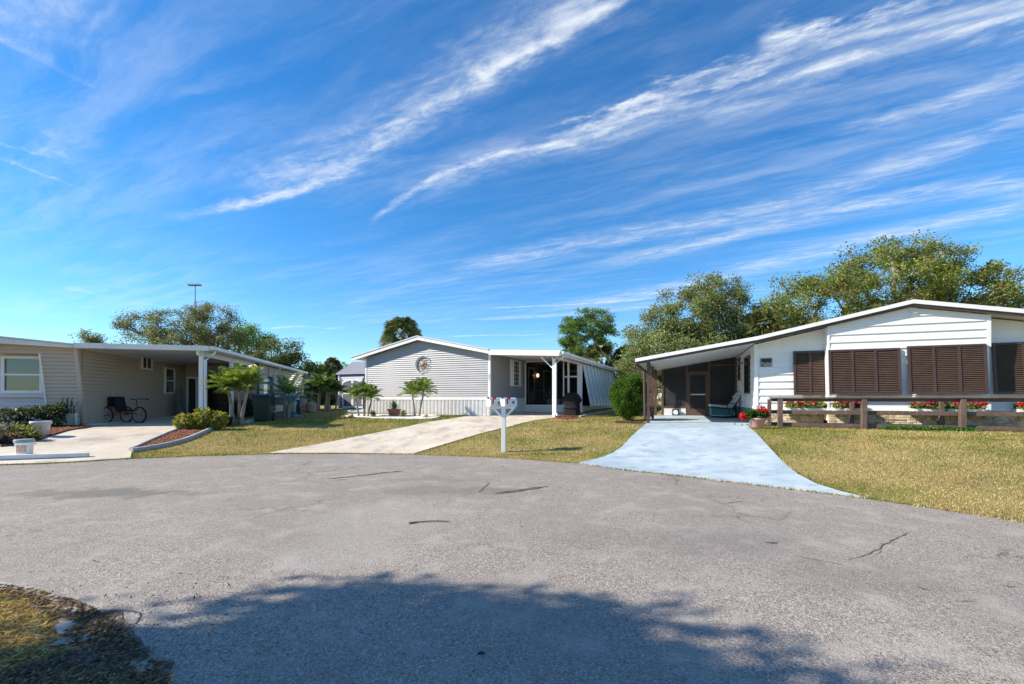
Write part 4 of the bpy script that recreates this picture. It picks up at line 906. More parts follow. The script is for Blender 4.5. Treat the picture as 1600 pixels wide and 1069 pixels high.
# address plaque
uu0, uu1 = C.u(1188, -.03), C.u(1206, -.03); zz0, zz1 = C.z(573.3, uu0, -.03), C.z(560, uu0, -.03)
pl = empty('address_plaque', C.world((uu0 + uu1) / 2, -.03, zz0), C.a, 'black address plaque with pale numerals on the white house wall', 'sign')
hw = (uu1 - uu0) / 2; hh = zz1 - zz0
MB().box(-hw, hw, -.02, .005, 0, hh).build('plate', 'blk', pl)
MB().box(-hw, hw, -.028, -.0202, 0, .025).box(-hw, hw, -.028, -.0202, hh - .025, hh).box(-hw, -hw + .025, -.028, -.0202, .0252, hh - .0252).box(hw - .025, hw, -.028, -.0202, .0252, hh - .0252).build('rim', 'artgrey', pl)
textmesh('7686', hh * .60, 'numerals', 'text', pl, (0, -.026, hh * .10), (R(90), 0, 0)).scale = (.95, 1, 1)

# ================================================================ fence in front of the right house
Fw = -1.35
uf = [C.u(1219, Fw), C.u(1350, Fw), C.u(1504, Fw), C.u(1504, Fw) + 2.35]
fe = empty('rail_fence', C.world(uf[0], Fw, 0), C.a, 'low weathered brown three rail fence before the shuttered white house', 'fence')
def fz(u, w): p = C.world(u, w); return H(p.x, p.y) - C.o.z
ft = C.z(620.8, uf[0], Fw)
base = Vector((uf[0], Fw, 0))
for u in uf: MB().box(u - uf[0] - .065, u - uf[0] + .065, -.065, .065, fz(u, Fw) - .1, ft - .055).build('post', 'wood', fe, bevel=.008)
for u in (uf[0] - .22, C.u(1331, Fw + .45), C.u(1471, Fw + .45)): MB().box(u - uf[0] - .05, u - uf[0] + .05, .40, .50, -.1, ft - .06).build('post', 'wood', fe, bevel=.008)
L_ = uf[-1] - uf[0]
for k, (za, wz) in enumerate(((ft - .045, .05),)):
    MB().box(-.30, L_ + .1, -.08, .08, ft - .035, ft).box(-.25, L_, .068, .10, ft - .13, ft - .037).build('top_rail', 'wood', fe, bevel=.006)
for zc_ in (C.z(644, uf[0], Fw), C.z(663.5, uf[0], Fw)):
    for u0, u1 in zip(uf[:-1], uf[1:]):
        MB().box(u0 - uf[0] + .02, u1 - uf[0] - .02, .068, .105, zc_ - .06, zc_ + .055).build('rail', 'wood', fe, bevel=.006)
for zc_ in (C.z(644, uf[0], Fw), C.z(663.5, uf[0], Fw)): MB().box(-.3, L_, .505, .54, zc_ - .06, zc_ + .05).build('rail', 'wood', fe, bevel=.006)

# ================================================================ plants
def kind_cols(k):
    return {'oak': [(.12, .16, .05), (.16, .20, .065), (.08, .11, .04), (.22, .25, .10), (.19, .19, .11)],
            'autumn': [(.12, .18, .035), (.17, .21, .04), (.24, .20, .05), (.08, .13, .03), (.20, .25, .04), (.16, .13, .06)],
            'dull': [(.11, .12, .08), (.14, .15, .10), (.08, .095, .055), (.19, .19, .06), (.09, .12, .05)],
            'pine': [(.05, .11, .02), (.08, .17, .025), (.12, .21, .04), (.07, .10, .03)],
            'dark': [(.03, .055, .02), (.045, .08, .025), (.08, .10, .03), (.13, .11, .03)],
            'hedge': [(.04, .08, .018), (.07, .13, .025), (.12, .18, .03), (.17, .21, .04)]}[k]
def tree(name, label, cat, base, lobes, kind, n_cl=120, per=160, size=.16, sig=.55, r0=.28, bark='bark', group=None, fork=.35, extra=None, flat=.7, seedv=1, elong=.45, shell=0):
    """tapering trunk and limbs grown to clump centres spread in the lobes; leaves cluster round the clumps"""
    rng = np.random.default_rng(seedv); bx, by = base[0], base[1]; bz = H(bx, by)
    root = empty(name, (bx, by, bz), 0, label, cat, group)
    vol = np.array([l[3] * l[4] * l[5] for l in lobes]); idx = rng.choice(len(lobes), n_cl, p=vol / vol.sum()); Cn = []
    for i in idx:
        l = lobes[i]; v = rng.normal(size=3); v /= np.linalg.norm(v); r = rng.uniform(max(.25, shell), 1) ** .55
        Cn.append((l[0] + v[0] * l[3] * r - bx, l[1] + v[1] * l[4] * r - by, l[2] + v[2] * l[5] * r - bz))
    Cn = np.array(Cn); zmin = Cn[:, 2].min(); top = Cn[:, 2].max(); cm = Cn.mean(0)
    fk = np.array([cm[0] * .12, cm[1] * .12, max(.5, fork * top)])
    nodes = [np.zeros(3), fk * .5 + rng.normal(size=3) * [.05, .05, 0], fk]; par = [-1, 0, 1]; dist = [0, 0, 0]
    for c in sorted(Cn, key=lambda c: np.linalg.norm(c - fk)):
        N_ = np.array(nodes); d_ = np.linalg.norm(N_ - c, axis=1) + .25 * np.array(dist) + 2.2 * np.maximum(0, N_[:, 2] - c[2]); d_[:2] += 50
        j = int(d_.argmin()); p = N_[j]; L = np.linalg.norm(c - p); prev = j
        k = max(1, int(L / 1.0))
        for s_ in range(1, k + 1):
            t_ = s_ / k; q = p + (c - p) * t_ + (rng.normal(size=3) * .10 * L / max(1, k) if s_ < k else 0); q[2] += .12 * L * math.sin(math.pi * t_) * .5
            nodes.append(q); par.append(prev); dist.append(dist[prev] + L / k); prev = len(nodes) - 1
    n = len(nodes); wgt = np.zeros(n); kids = [[] for _ in range(n)]
    for i in range(1, n): kids[par[i]].append(i)
    for i in range(n - 1, -1, -1): wgt[i] = 1 if not kids[i] else wgt[kids[i]].sum()
    rad = np.maximum(.014, r0 * (wgt / wgt[0]) ** .48); mb = MB()
    done = set()
    for i in range(n):
        for c in kids[i]:
            if c in done: continue
            path = [i, c]; done.add(c); cur = c
            while kids[cur]:
                nx_ = max(kids[cur], key=lambda q: wgt[q]); path.append(nx_); done.add(nx_); cur = nx_
            rr = [min(rad[path[0]], rad[path[1]] * 1.15)] + [rad[q] for q in path[1:]]
            if path[0] == 0: rr[0] = rad[0] * 1.35
            mb.tube([nodes[q] for q in path], rr, 7 if rr[0] > .08 else 5)
    mb.build('trunk', bark, root, smooth=True)
    Cl = np.repeat(Cn, per, 0); m = len(Cl)
    off = np.clip(rng.normal(size=(m, 3)), -1.7, 1.7) * sig * np.array([1, 1, flat]); cs = np.repeat(rng.uniform(.6, 1.25, len(Cn)), per)[:, None]
    pos = Cl + off * cs
    pc = palette(m, kind_cols(kind)) * 1.35; ton = np.repeat(np.clip(rng.normal(1, .16, len(Cn)), .6, 1.5), per)[:, None]; pc = np.clip(pc * ton, .003, 1)
    D_ = unit(off + rng.normal(size=(m, 3)) * .6 + 1e-6)
    leaves('crown', pos, D_, size * rng.uniform(.6, 1.2, m), size * elong * rng.uniform(.7, 1.2, m), pc, 'leaf', root)
    if extra:
        kind_e, cnt, spots, esz, es = extra; E = np.array([(x - bx, y - by, z - bz) for x, y, z in spots]); E = np.repeat(E, cnt, 0); m = len(E)
        leaves('red_leaves', E + rng.normal(size=(m, 3)) * es, rng.normal(size=(m, 3)), esz, esz * .5, palette(m, kind_e), 'leaf', root)
    return root
def lobe(px, py, rx, ry, D, rd=None):
    c = P(px, py, D); k = D / F; return (c.x, c.y, c.z, rx * k, (rd or rx) * k, ry * k)
TG = 'trees standing behind the houses'
# broad autumn tree behind the white house
D0 = 31
tree('broad_tree', 'wide yellowing tree rising behind the white house roof', 'tree', (27.5, 31), [lobe(1400, 440, 100, 66, D0, 70), lobe(1285, 475, 95, 52, D0 - 1, 60), lobe(1500, 455, 85, 55, D0, 60), lobe(1570, 495, 85, 40, D0 + 1, 50), lobe(1235, 515, 48, 40, D0, 40), lobe(1455, 405, 60, 30, D0, 40), lobe(1215, 475, 36, 26, D0, 30), lobe(1290, 435, 62, 34, D0, 40)],
     'autumn', 410, 150, .20, .38, .42, 'barkg', TG, fork=.30, seedv=3)
tree('oak_tree', 'full grey green oak behind the white house carport', 'tree', (11.5, 33), [lobe(1085, 500, 78, 62, 33, 60), lobe(1050, 545, 80, 45, 33, 60), lobe(1130, 520, 62, 55, 33, 50), lobe(1115, 465, 45, 32, 33, 40), lobe(1020, 570, 42, 32, 32, 40), lobe(1165, 545, 48, 38, 33, 40), lobe(1080, 590, 90, 30, 33, 50)],
     'oak', 330, 260, .19, .42, .38, 'barkg', TG, fork=.25, seedv=4)
pinespots = [tuple(P(*p)) for p in ((925, 498, 39), (938, 510, 39), (945, 505, 38.5), (893, 530, 39), (950, 495, 39), (932, 505, 38.5), (915, 545, 39))]
tree('pine_tree', 'small round pine with patches of red leaves behind the grey house porch', 'tree', (6.6, 39), [lobe(920, 524, 47, 42, 39), lobe(918, 530, 40, 34, 39), lobe(884, 540, 20, 12, 39)],
     'pine', 200, 120, .17, .24, .22, 'bark', TG, fork=.42, shell=.45, flat=.5, extra=([(.35, .03, .03), (.45, .08, .05), (.28, .02, .03)], 60, pinespots, .16, .26), seedv=6)
tree('oak_tree', 'sparse airy oak spreading behind the tan house roof by the floodlight pole', 'tree', (-34, 50), [lobe(330, 500, 48, 32, 50), lobe(290, 515, 45, 32, 50), lobe(240, 510, 36, 25, 50), lobe(205, 500, 24, 16, 50), lobe(345, 530, 50, 28, 50), lobe(260, 540, 60, 22, 50), lobe(195, 520, 14, 14, 50)],
     'dull', 210, 170, .20, .48, .34, 'bark', TG, fork=.3, seedv=7)
tree('bushy_tree', 'round dark green tree just right of the bare oak', 'tree', (-33, 56), [lobe(395, 530, 34, 24, 56), lobe(375, 545, 26, 20, 56), lobe(420, 540, 22, 18, 56)], 'pine', 70, 150, .22, .5, .3, 'bark', TG, seedv=8)
tree('bushy_tree', 'dark rusty green tree over the far end of the tan house', 'tree', (-24, 47), [lobe(440, 555, 32, 26, 47), lobe(425, 570, 36, 24, 47), lobe(455, 575, 22, 24, 47), lobe(415, 590, 30, 25, 47)], 'dark', 90, 170, .22, .5, .3, 'bark', TG, seedv=9)
tree('small_tree', 'tiny distant tree poking above the tan house roof', 'tree', (-62, 66), [lobe(142, 525, 12, 10, 66), lobe(150, 532, 10, 8, 66)], 'dull', 16, 110, .3, .5, .2, 'bark', TG, seedv=10)
# hedge trees closing the gap between the left houses
tree('hedge_tree', 'dense leafy tree left of the blue grey shed', 'tree', (-19.2, 52), [lobe(490, 595, 30, 30, 50), lobe(470, 605, 24, 22, 50), lobe(515, 598, 28, 34, 52), lobe(535, 600, 24, 30, 52), lobe(500, 620, 40, 14, 50)], 'hedge', 130, 190, .24, .5, .3, 'bark', TG, fork=.12, seedv=12)
tree('hedge_tree', 'low dark bushes beyond the far lawn left of the shed', 'bush', (-21, 48), [lobe(470, 612, 34, 16, 47), lobe(505, 618, 30, 13, 47), lobe(535, 618, 20, 12, 47)], 'dark', 70, 170, .22, .4, .15, 'bark', TG, fork=.1, seedv=13)
tree('hedge_tree', 'dry looking shrub seen between the brown carport posts', 'bush', (7.9, 26), [lobe(1022, 610, 22, 32, 26, 30), lobe(1005, 600, 20, 38, 28, 30)], 'dull', 60, 130, .12, .3, .08, 'bark', fork=.1, seedv=14)
tree('bushy_tree', 'shrubbery behind the clipped bush and striped awning wall', 'bush', (8.6, 33), [lobe(985, 590, 26, 30, 33, 30), lobe(975, 610, 22, 20, 33, 30)], 'oak', 60, 170, .14, .4, .12, 'bark', fork=.1, seedv=15)
# the tree left of the camera whose shade lies on the road
tree('shade_tree', 'large leafy tree outside the picture shading the road', 'tree', (-10.6, -1.2), [(-10.0, -.4, 6.3, 2.0, 2.75, 1.3), (-9.2, -.4, 6.6, 1.5, 2.6, 1.0), (-11.5, -1.6, 6.1, 1.7, 1.4, 1.1), (-8.9, -2.0, 6.5, 1.5, 1.5, 1.0)], 'oak', 420, 200, .19, .34, .26, 'bark', fork=.4, seedv=16)

def shrub(name, label, cat, base, lobes, cols, n, size, wfac=.5, group=None, stems=6, jit=.2, shell=True, part='foliage', seedv=1):
    """leafy bush: leaves fill the outer part of each lobe (world coords relative to base)"""
    rng = np.random.default_rng(seedv); bz = H(*base); root = empty(name, (base[0], base[1], bz), 0, label, cat, group)
    vol = np.array([l[3] * l[4] * l[5] for l in lobes]) ** .67; idx = rng.choice(len(lobes), n, p=vol / vol.sum()); L = np.array(lobes)[idx]
    v = unit(rng.normal(size=(n, 3))); r = rng.uniform(.45 if shell else .1, 1, n) ** .5; bump = 1 + .10 * np.sin(v[:, 0] * 7 + v[:, 2] * 5) + .07 * np.sin(v[:, 1] * 11 + v[:, 2] * 9)
    pos = L[:, :3] + v * L[:, 3:] * (r * bump)[:, None]; keep = pos[:, 2] > .02; pos = pos[keep]; v = v[keep]
    leaves(part, pos, v + rng.normal(size=v.shape) * .8, size * rng.uniform(.6, 1.25, len(pos)), size * wfac * rng.uniform(.7, 1.2, len(pos)), palette(len(pos), cols, jit=jit), 'leaf', root)
    mb = MB()
    for i in range(stems):
        l = lobes[i % len(lobes)]; p = Vector((l[0] + rng.uniform(-.5, .5) * l[3], l[1] + rng.uniform(-.5, .5) * l[4], l[2] + rng.uniform(0, .5) * l[5]))
        mb.tube([(l[0] * .5 + rng.uniform(-.06, .06), l[1] * .5 + rng.uniform(-.06, .06), -.05), p * .55, p], .018, 5, .006)
    mb.build('stem', 'bark', root); return root
# clipped round bush
bp = G(984, 658); rb = 17.2
bc = P(982, 616, bp.y)
shrub('round_bush', 'tall clipped rounded green bush beside the brown carport downspout', 'bush', (bc.x, bp.y), [(0, 0, .95, .72, .66, .88), (.3, 0, 1.1, .42, .45, .62), (-.35, 0, 1.0, .40, .45, .62), (0.1, -.05, 1.25, .55, .52, .58), (-.1, 0, .7, .6, .58, .6)] + [(.56 * math.cos(i * 2.4) * math.sin(.5 + i * .13), .52 * math.sin(i * 2.4) * math.sin(.5 + i * .13), 1.0 + .72 * math.cos(.5 + i * .13), .22, .22, .20) for i in range(16)], [(.05, .11, .012), (.09, .19, .02), (.15, .27, .035), (.06, .12, .02)], 40000, .062, .6, stems=5, seedv=21)
# croton bush of the left bed
p = G(312, 672)
shrub('croton_bush', 'yellow green croton bush in the red mulch by the carport post', 'bush', (p.x, p.y), [(-.42, -.1, .26, .30, .26, .30), (.05, .1, .36, .34, .3, .36), (.45, .2, .30, .30, .28, .32), (-.15, 0, .22, .34, .3, .26)], [(.30, .32, .05), (.14, .20, .03), (.48, .44, .09), (.08, .12, .02), (.38, .30, .06)], 1700, .13, .5, seedv=22)
p = G(398, 652)
shrub('ti_bush', 'dark reddish purple bush left of the green wheeled bin', 'bush', (p.x, p.y), [(0, 0, .55, .5, .45, .6), (.5, .1, .45, .4, .4, .5), (-.6, .1, .4, .5, .4, .4)], [(.10, .05, .045), (.05, .03, .03), (.13, .09, .07), (.05, .06, .03)], 1700, .14, .35, seedv=23)
p = G(352, 655)
shrub('dark_bush', 'low dark green bush behind the palm trunks by the porch', 'bush', (p.x - .5, p.y + 1.2), [(0, 0, .4, .6, .4, .45), (.8, 0, .4, .5, .4, .4)], kind_cols('dark'), 1500, .12, .4, seedv=24)
# shrubs under the big window of the tan house
for i, (px, py, D_, h, cols, n, lab, cat) in enumerate(((14, 682, 13.9, .62, 'dark', 620, 'dark glossy shrub below the left window, at the picture edge', 'bush'), (50, 680, 14.2, .66, 'dark', 620, 'dark upright shrub directly behind the pale flower pot', 'bush'),
                                                      (84, 676, 14.5, .72, 'dark', 1000, 'dense dark shrub right of the pale flower pot', 'bush'))):
    q = Vector(((px - CX) / F * D_, D_, 0)); shrub('dark_shrub', lab, cat, (q.x, q.y), [(0, 0, h * .5, .30, .3, h * .55), (.12, .1, h * .8, .2, .2, h * .35), (-.14, 0, h * .7, .2, .2, h * .4)], kind_cols(cols), n, .11, .42, seedv=30 + i, group='dark shrubs under the window')
for i, (px, py, s, cols, lab) in enumerate(((31, 688, .34, [(.16, .20, .03), (.10, .14, .02), (.26, .27, .05)], 'small lime green plant in front of the pale pot'), (8, 688, .36, [(.14, .13, .17), (.09, .10, .08), (.2, .19, .2)], 'small silvery purple plant at the left edge of the bed'),
                                       (46, 690, .24, [(.20, .22, .04), (.10, .13, .03)], 'tiny yellow green plant by the foot of the pale pot'), (22, 694, .22, [(.28, .13, .10), (.20, .10, .08), (.12, .10, .05)], 'low reddish ground plant at the front of the bed'), (2, 697, .2, [(.03, .035, .04), (.06, .06, .06)], 'low blackish plant at the front corner of the bed'))):
    q = G(px, py); shrub('bed_plant', lab, 'plant', (q.x, q.y), [(0, 0, s * .5, s * 1.05, s * .8, s * .8)], cols, 420, .09, .5, seedv=40 + i, shell=False, stems=3)
q = G(128, 672)
# ---------- palms
def frond(out, col, base, az, el, L, rng, nl=34, ll=.55, droop=1.0, w=.035, tipc=None, vee=.5):
    """feather frond appended to lists of quads"""
    pts = []; d = Vector((math.cos(az) * math.cos(el), math.sin(az) * math.cos(el), math.sin(el))); p = Vector(base); n = 12
    for i in range(n + 1):
        pts.append(p.copy()); d = (d + Vector((0, 0, -droop * (.04 + .16 * i / n)))).normalized(); p = p + d * L / n
    side = Vector((-math.sin(az), math.cos(az), 0))
    for i in range(n):      # rachis
        a, b = pts[i], pts[i + 1]; wd = .016 * (1 - i / n) + .004
        out.append((a - side * wd, b - side * wd, b + side * wd, a + side * wd)); col.append(1)
    for k in range(nl):
        t_ = .16 + .82 * k / (nl - 1); x = t_ * n; i = min(n - 1, int(x)); a = pts[i].lerp(pts[i + 1], x - i); tg = (pts[i + 1] - pts[i]).normalized(); upv = side.cross(tg).normalized() * -1
        if upv.z < 0: upv = -upv
        l = ll * (math.sin(math.pi * min(1, .25 + .8 * t_)) ** .6) * rng.uniform(.85, 1.1)
        for s_ in (-1, 1):
            dd_ = (side * s_ * .85 + tg * .75 + upv * vee * rng.uniform(.3, 1.1)).normalized(); mid = a + dd_ * l * .5; end = a + dd_ * l + Vector((0, 0, -.28 * l))
            wv = tg * w * .5
            out.append((a - wv * .5, mid - wv, mid + wv, a + wv * .5)); col.append(0); out.append((mid - wv, end - wv * .1, end + wv * .1, mid + wv)); col.append(0)
def fan(out, col, base, az, el, L, rng, nl=22, rad=.8, w=.05):
    d = Vector((math.cos(az) * math.cos(el), math.sin(az) * math.cos(el), math.sin(el))); hub = Vector(base) + d * L + Vector((0, 0, -.12 * L)); side = Vector((-math.sin(az), math.cos(az), 0)); upv = side.cross(d); ro = rng.uniform(-1.3, 1.3); side, upv = side * math.cos(ro) + upv * math.sin(ro), upv * math.cos(ro) - side * math.sin(ro)
    out.append((Vector(base) - side * .02, hub - side * .012, hub + side * .012, Vector(base) + side * .02)); col.append(1)
    for k in range(nl):
        a = -1.9 + 3.8 * k / (nl - 1); dd_ = (d * math.cos(a) + side * math.sin(a) + upv * .12 * math.cos(a * 2)).normalized(); l = rad * rng.uniform(.8, 1.05) * (.75 + .25 * math.cos(a)); wv = dd_.cross(upv).normalized() * w * .5
        mid = hub + dd_ * l * .6; end = hub + dd_ * l + Vector((0, 0, -.25 * l))
        out.append((hub - wv * .3, mid - wv, mid + wv, hub + wv * .3)); col.append(0); out.append((mid - wv, end - wv * .1, end + wv * .1, mid + wv)); col.append(0)
def quads(name, out, flags, cols, stemcol, par, mat='leafp', rng=None):
    n = len(out); V_ = np.array([[tuple(v) for v in q] for q in out]).reshape(-1, 3); c = palette(n, cols, jit=.15); fl = np.array(flags)[:, None]; c = c * (1 - fl) + np.array(stemcol) * fl
    return npmesh(name, V_, np.arange(4 * n).reshape(n, 4), np.repeat(c, 4, 0), mat, par)
PG = [(.13, .25, .04), (.20, .34, .06), (.08, .16, .025), (.30, .38, .08), (.40, .36, .10)]
PD = [(.07, .14, .035), (.11, .20, .045), (.04, .09, .03), (.17, .24, .06)]
def feather_palm(label, base, stems, cols, seedv, group=None, nf=9, L=1.1, ll=.42, w=.035, up=(.15, 1.25), droop=1.0, tr=.05, name='palm'):
    rng = random.Random(seedv); root = empty(name, (base[0], base[1], H(*base[:2])), 0, label, 'palm', group)
    for (dx, dy, lean_x, lean_y, h) in stems:
        tp = [(dx + lean_x * (i / 5) ** 1.5, dy + lean_y * (i / 5) ** 1.5, -.05 + h * i / 5) for i in range(6)]
        trk = MB()
        if h > .3:
            trk.tube(tp, [tr * (1.25 - .35 * i / 5) for i in range(6)], 8)
            trk.tube([tp[-1], (tp[-1][0] + lean_x * .1, tp[-1][1], tp[-1][2] + .28)], [tr * .95, tr * .5], 8)
            trk.build('trunk', 'palmbark', root, smooth=True)
        out, fl = [], []; b = (tp[-1][0], tp[-1][1], tp[-1][2] + (.22 if h > .3 else 0))
        for k in range(nf):
            az = 2 * math.pi * k / nf * 1.0 + rng.uniform(-.35, .35) + seedv; el = up[0] + (up[1] - up[0]) * ((k * .618) % 1)
            frond(out, fl, b, az, el, L * rng.uniform(.8, 1.1), rng, nl=26, ll=ll, w=w, droop=droop)
        quads('crown', out, fl, cols, (.22, .26, .08), root)
    return root
def fan_palm(label, px, py, D, rpx, seedv, trunk=True, cols=None, gr='cabbage palms behind the houses', skirt=True, nf=64):
    rng = random.Random(seedv); c = P(px, py, D); r = rpx * D / F; base = (c.x, c.y); bz = H(*base); root = empty('cabbage_palm', (c.x, c.y, bz), 0, label, 'palm', gr); h = c.z - bz
    MB().tube([(0, 0, -.1), (.1, 0, h * .5), (0, 0, h)], [.22, .17, .19], 9).build('trunk', 'palmbark', root, smooth=True)
    out, fl = [], []
    for k in range(nf): fan(out, fl, (0, 0, h - .1), 2 * math.pi * ((k * .618) % 1), rng.uniform(-.85, 1.4), r * rng.uniform(.48, .66), rng, nl=26, rad=r * .58, w=.085 * r)
    quads('crown', out, fl, cols or [(.10, .14, .045), (.15, .18, .06), (.07, .10, .035), (.22, .20, .09)], (.2, .2, .08), root)
    if skirt:
        out, fl = [], []
        for k in range(16): fan(out, fl, (0, 0, h - .2), 2 * math.pi * ((k * .618) % 1), rng.uniform(-1.4, -.6), r * .45, rng, rad=r * .5, w=.07 * r)
        quads('dead_fronds', out, fl, [(.26, .19, .10), (.18, .13, .07), (.32, .25, .14)], (.15, .1, .05), root)
fan_palm('shaggy cabbage palm rising behind the grey gable', 629, 522, 33, 33, 1)
fan_palm('small cabbage palm above the hedge left of the shed', 520, 568, 50, 13, 2)
fan_palm('cabbage palm under the pine with red leaves', 938, 560, 36, 30, 3, nf=40)
fan_palm('dark cabbage palm between grey house and oak', 980, 556, 36, 22, 4, cols=[(.015, .025, .012), (.03, .045, .02)])
fan_palm('cabbage palm tucked between oak and broad tree', 1190, 505, 31, 30, 5)
fan_palm('yellowish cabbage palm right of the oak over the white roof', 1212, 522, 30, 26, 6, cols=[(.10, .12, .03), (.16, .14, .05), (.05, .07, .025), (.25, .2, .06)])
# near palms by the carport
p = G(372, 665); pg = 'small palms beside the tan house'
feather_palm('triple trunk palm with yellow green crowns in front of the porch', (p.x, p.y), [(-.16, 0, -.22, .1, 1.18), (0, .1, -.02, 0, 1.05), (.12, -.02, .22, 0, 1.28)], PG, 5, pg, 18, .92, .42, .036, tr=.055, droop=.42, up=(.1, 1.35))
p = G(434, 657)
feather_palm('arching dark green palm behind the green wheeled bin', (p.x, p.y + .8), [(0, 0, .1, 0, .75)], PD, 6, pg, 14, 1.3, .55, .04, tr=.08, droop=.6, up=(.1, 1.4))
for i, (px, dy, h, lab) in enumerate(((466, 1.5, 1.2, 'slim palm beside the corner downspout'), (481, 1.2, 1.25, 'palm right of the orange planter'), (492, 1.8, 1.05, 'outermost right palm of the row by the tan house'), (474, 2.0, 1.45, 'palm behind the orange planter'))):
    q = G(px, 645); feather_palm(lab, (q.x, q.y + dy), [(0, 0, .08, 0, h), (.35, .2, .1, 0, h * .85)], PD + [(.12, .17, .03)], 11 + i, pg, 11, 1.0, .42, .04, tr=.05, droop=.6)
# palms on the pebble bed
q = G(567, 651)
feather_palm('clumping yellow green palm at the left end of the pebble bed', (q.x, q.y), [(-.2, 0, -.12, 0, .75), (.05, .05, .05, 0, .95), (.25, -.05, .15, 0, .7)], PG, 31, 'palms on the pebble bed', 15, .72, .34, .034, tr=.045, droop=.55, up=(.1, 1.35))
q = G(651, 651)
feather_palm('arching yellow green palm at the right end of the pebble bed', (q.x, q.y), [(-.08, 0, -.1, 0, .85), (.12, 0, .18, 0, 1.0)], PG, 33, 'palms on the pebble bed', 15, .85, .38, .034, tr=.045, droop=.55, up=(.1, 1.35))
# agave in a terracotta pot
q = G(616, 650); ag = empty('potted_agave', (q.x, q.y, q.z + .02), 0, 'spiky agave in a terracotta pot on the pebble bed', 'potted plant')
MB().lathe([(.20, 0), (.26, .04), (.30, .24), (.33, .26), (.33, .32), (.29, .32), (.27, .27)], n=20).build('pot', 'terracotta', ag, smooth=True)
out, fl = [], []; rg = random.Random(5)
for k in range(34):
    az = k * 2.4; el = .1 + 1.35 * (k / 34); d_ = Vector((math.cos(az) * math.cos(el), math.sin(az) * math.cos(el), math.sin(el))); s_ = Vector((-math.sin(az), math.cos(az), 0)) * .035; b = Vector((0, 0, .3)); l = rg.uniform(.42, .56)
    out += [(b - s_ * .6, b + d_ * l * .5 - s_, b + d_ * l * .5 + s_, b + s_ * .6), (b + d_ * l * .5 - s_, b + d_ * l - s_ * .05, b + d_ * l + s_ * .05, b + d_ * l * .5 + s_)]; fl += [0, 0]
quads('leaves', out, fl, [(.10, .19, .12), (.14, .25, .15), (.07, .14, .09)], (.1, .1, .1), ag)
for px, lab in ((583, 'tiny green tuft left of the potted agave'), (630, 'small green spiky tuft right of the potted agave')):
    q = G(px, 652); shrub('small_plant', lab, 'plant', (q.x, q.y), [(0, 0, .14, .14, .14, .2)], PD, 160, .14, .25, shell=False, stems=2, seedv=px)
for px, lab in ((548, 'small round stone at the left end of pebble bed'), (664, 'small brown stone at the right end of pebble bed')):
    q = G(px, 653); r = MB().lathe([(.03, 0), (.13, .02), (.15, .08), (.09, .14), (.01, .15)], n=9); r.v = [(x * random.uniform(.85, 1.15), y, z) for x, y, z in r.v]
    o = tag(r.build('stone', 'stone', smooth=True), lab, 'stone'); o.location = (q.x, q.y, q.z + .02)
# ================================================================ flowers
REDS = [(.60, .02, .02), (.75, .04, .035), (.45, .01, .02)]; PINKS = [(.65, .04, .10), (.75, .10, .18), (.5, .02, .06)]
GLEAF = [(.06, .13, .02), (.12, .20, .03), (.22, .26, .05), (.30, .30, .12)]
def flowers(root, lobes, n, cols, size, seedv, name='blossom'):
    rng = np.random.default_rng(seedv); L = np.array(lobes)[rng.choice(len(lobes), n)]; v = unit(rng.normal(size=(n, 3))); pos = L[:, :3] + v * L[:, 3:] * rng.uniform(.3, 1, (n, 1))
    leaves(name, pos, rng.normal(size=(n, 3)), size, size * .8, palette(n, cols, jit=.12), 'petal', root)
q = G(1183, 670); gp = empty('geranium_pot', (q.x, q.y, q.z + .03), 0, 'pink clay pot of bright red geraniums at the blue driveway corner', 'potted plant')
MB().lathe([(.15, 0), (.17, .02), (.23, .24), (.25, .25), (.25, .30), (.22, .30), (.2, .25)], n=20).build('pot', 'pinkpot', gp, smooth=True)
rng_ = np.random.default_rng(3); m = 900; v = unit(rng_.normal(size=(m, 3))); leaves('foliage', np.array([-.05, 0, .38]) + v * np.array([.38, .26, .16]) * rng_.uniform(.3, 1, (m, 1)), v, .10, .08, palette(m, [(.04, .14, .03), (.07, .2, .04), (.03, .1, .02)]), 'leaf', gp)
flowers(gp, [(.10, -.08, .52, .20, .14, .16), (.22, -.05, .40, .12, .10, .12), (-.40, 0, .34, .15, .1, .12), (0, .0, .45, .12, .1, .1)], 800, REDS, .06, 4)
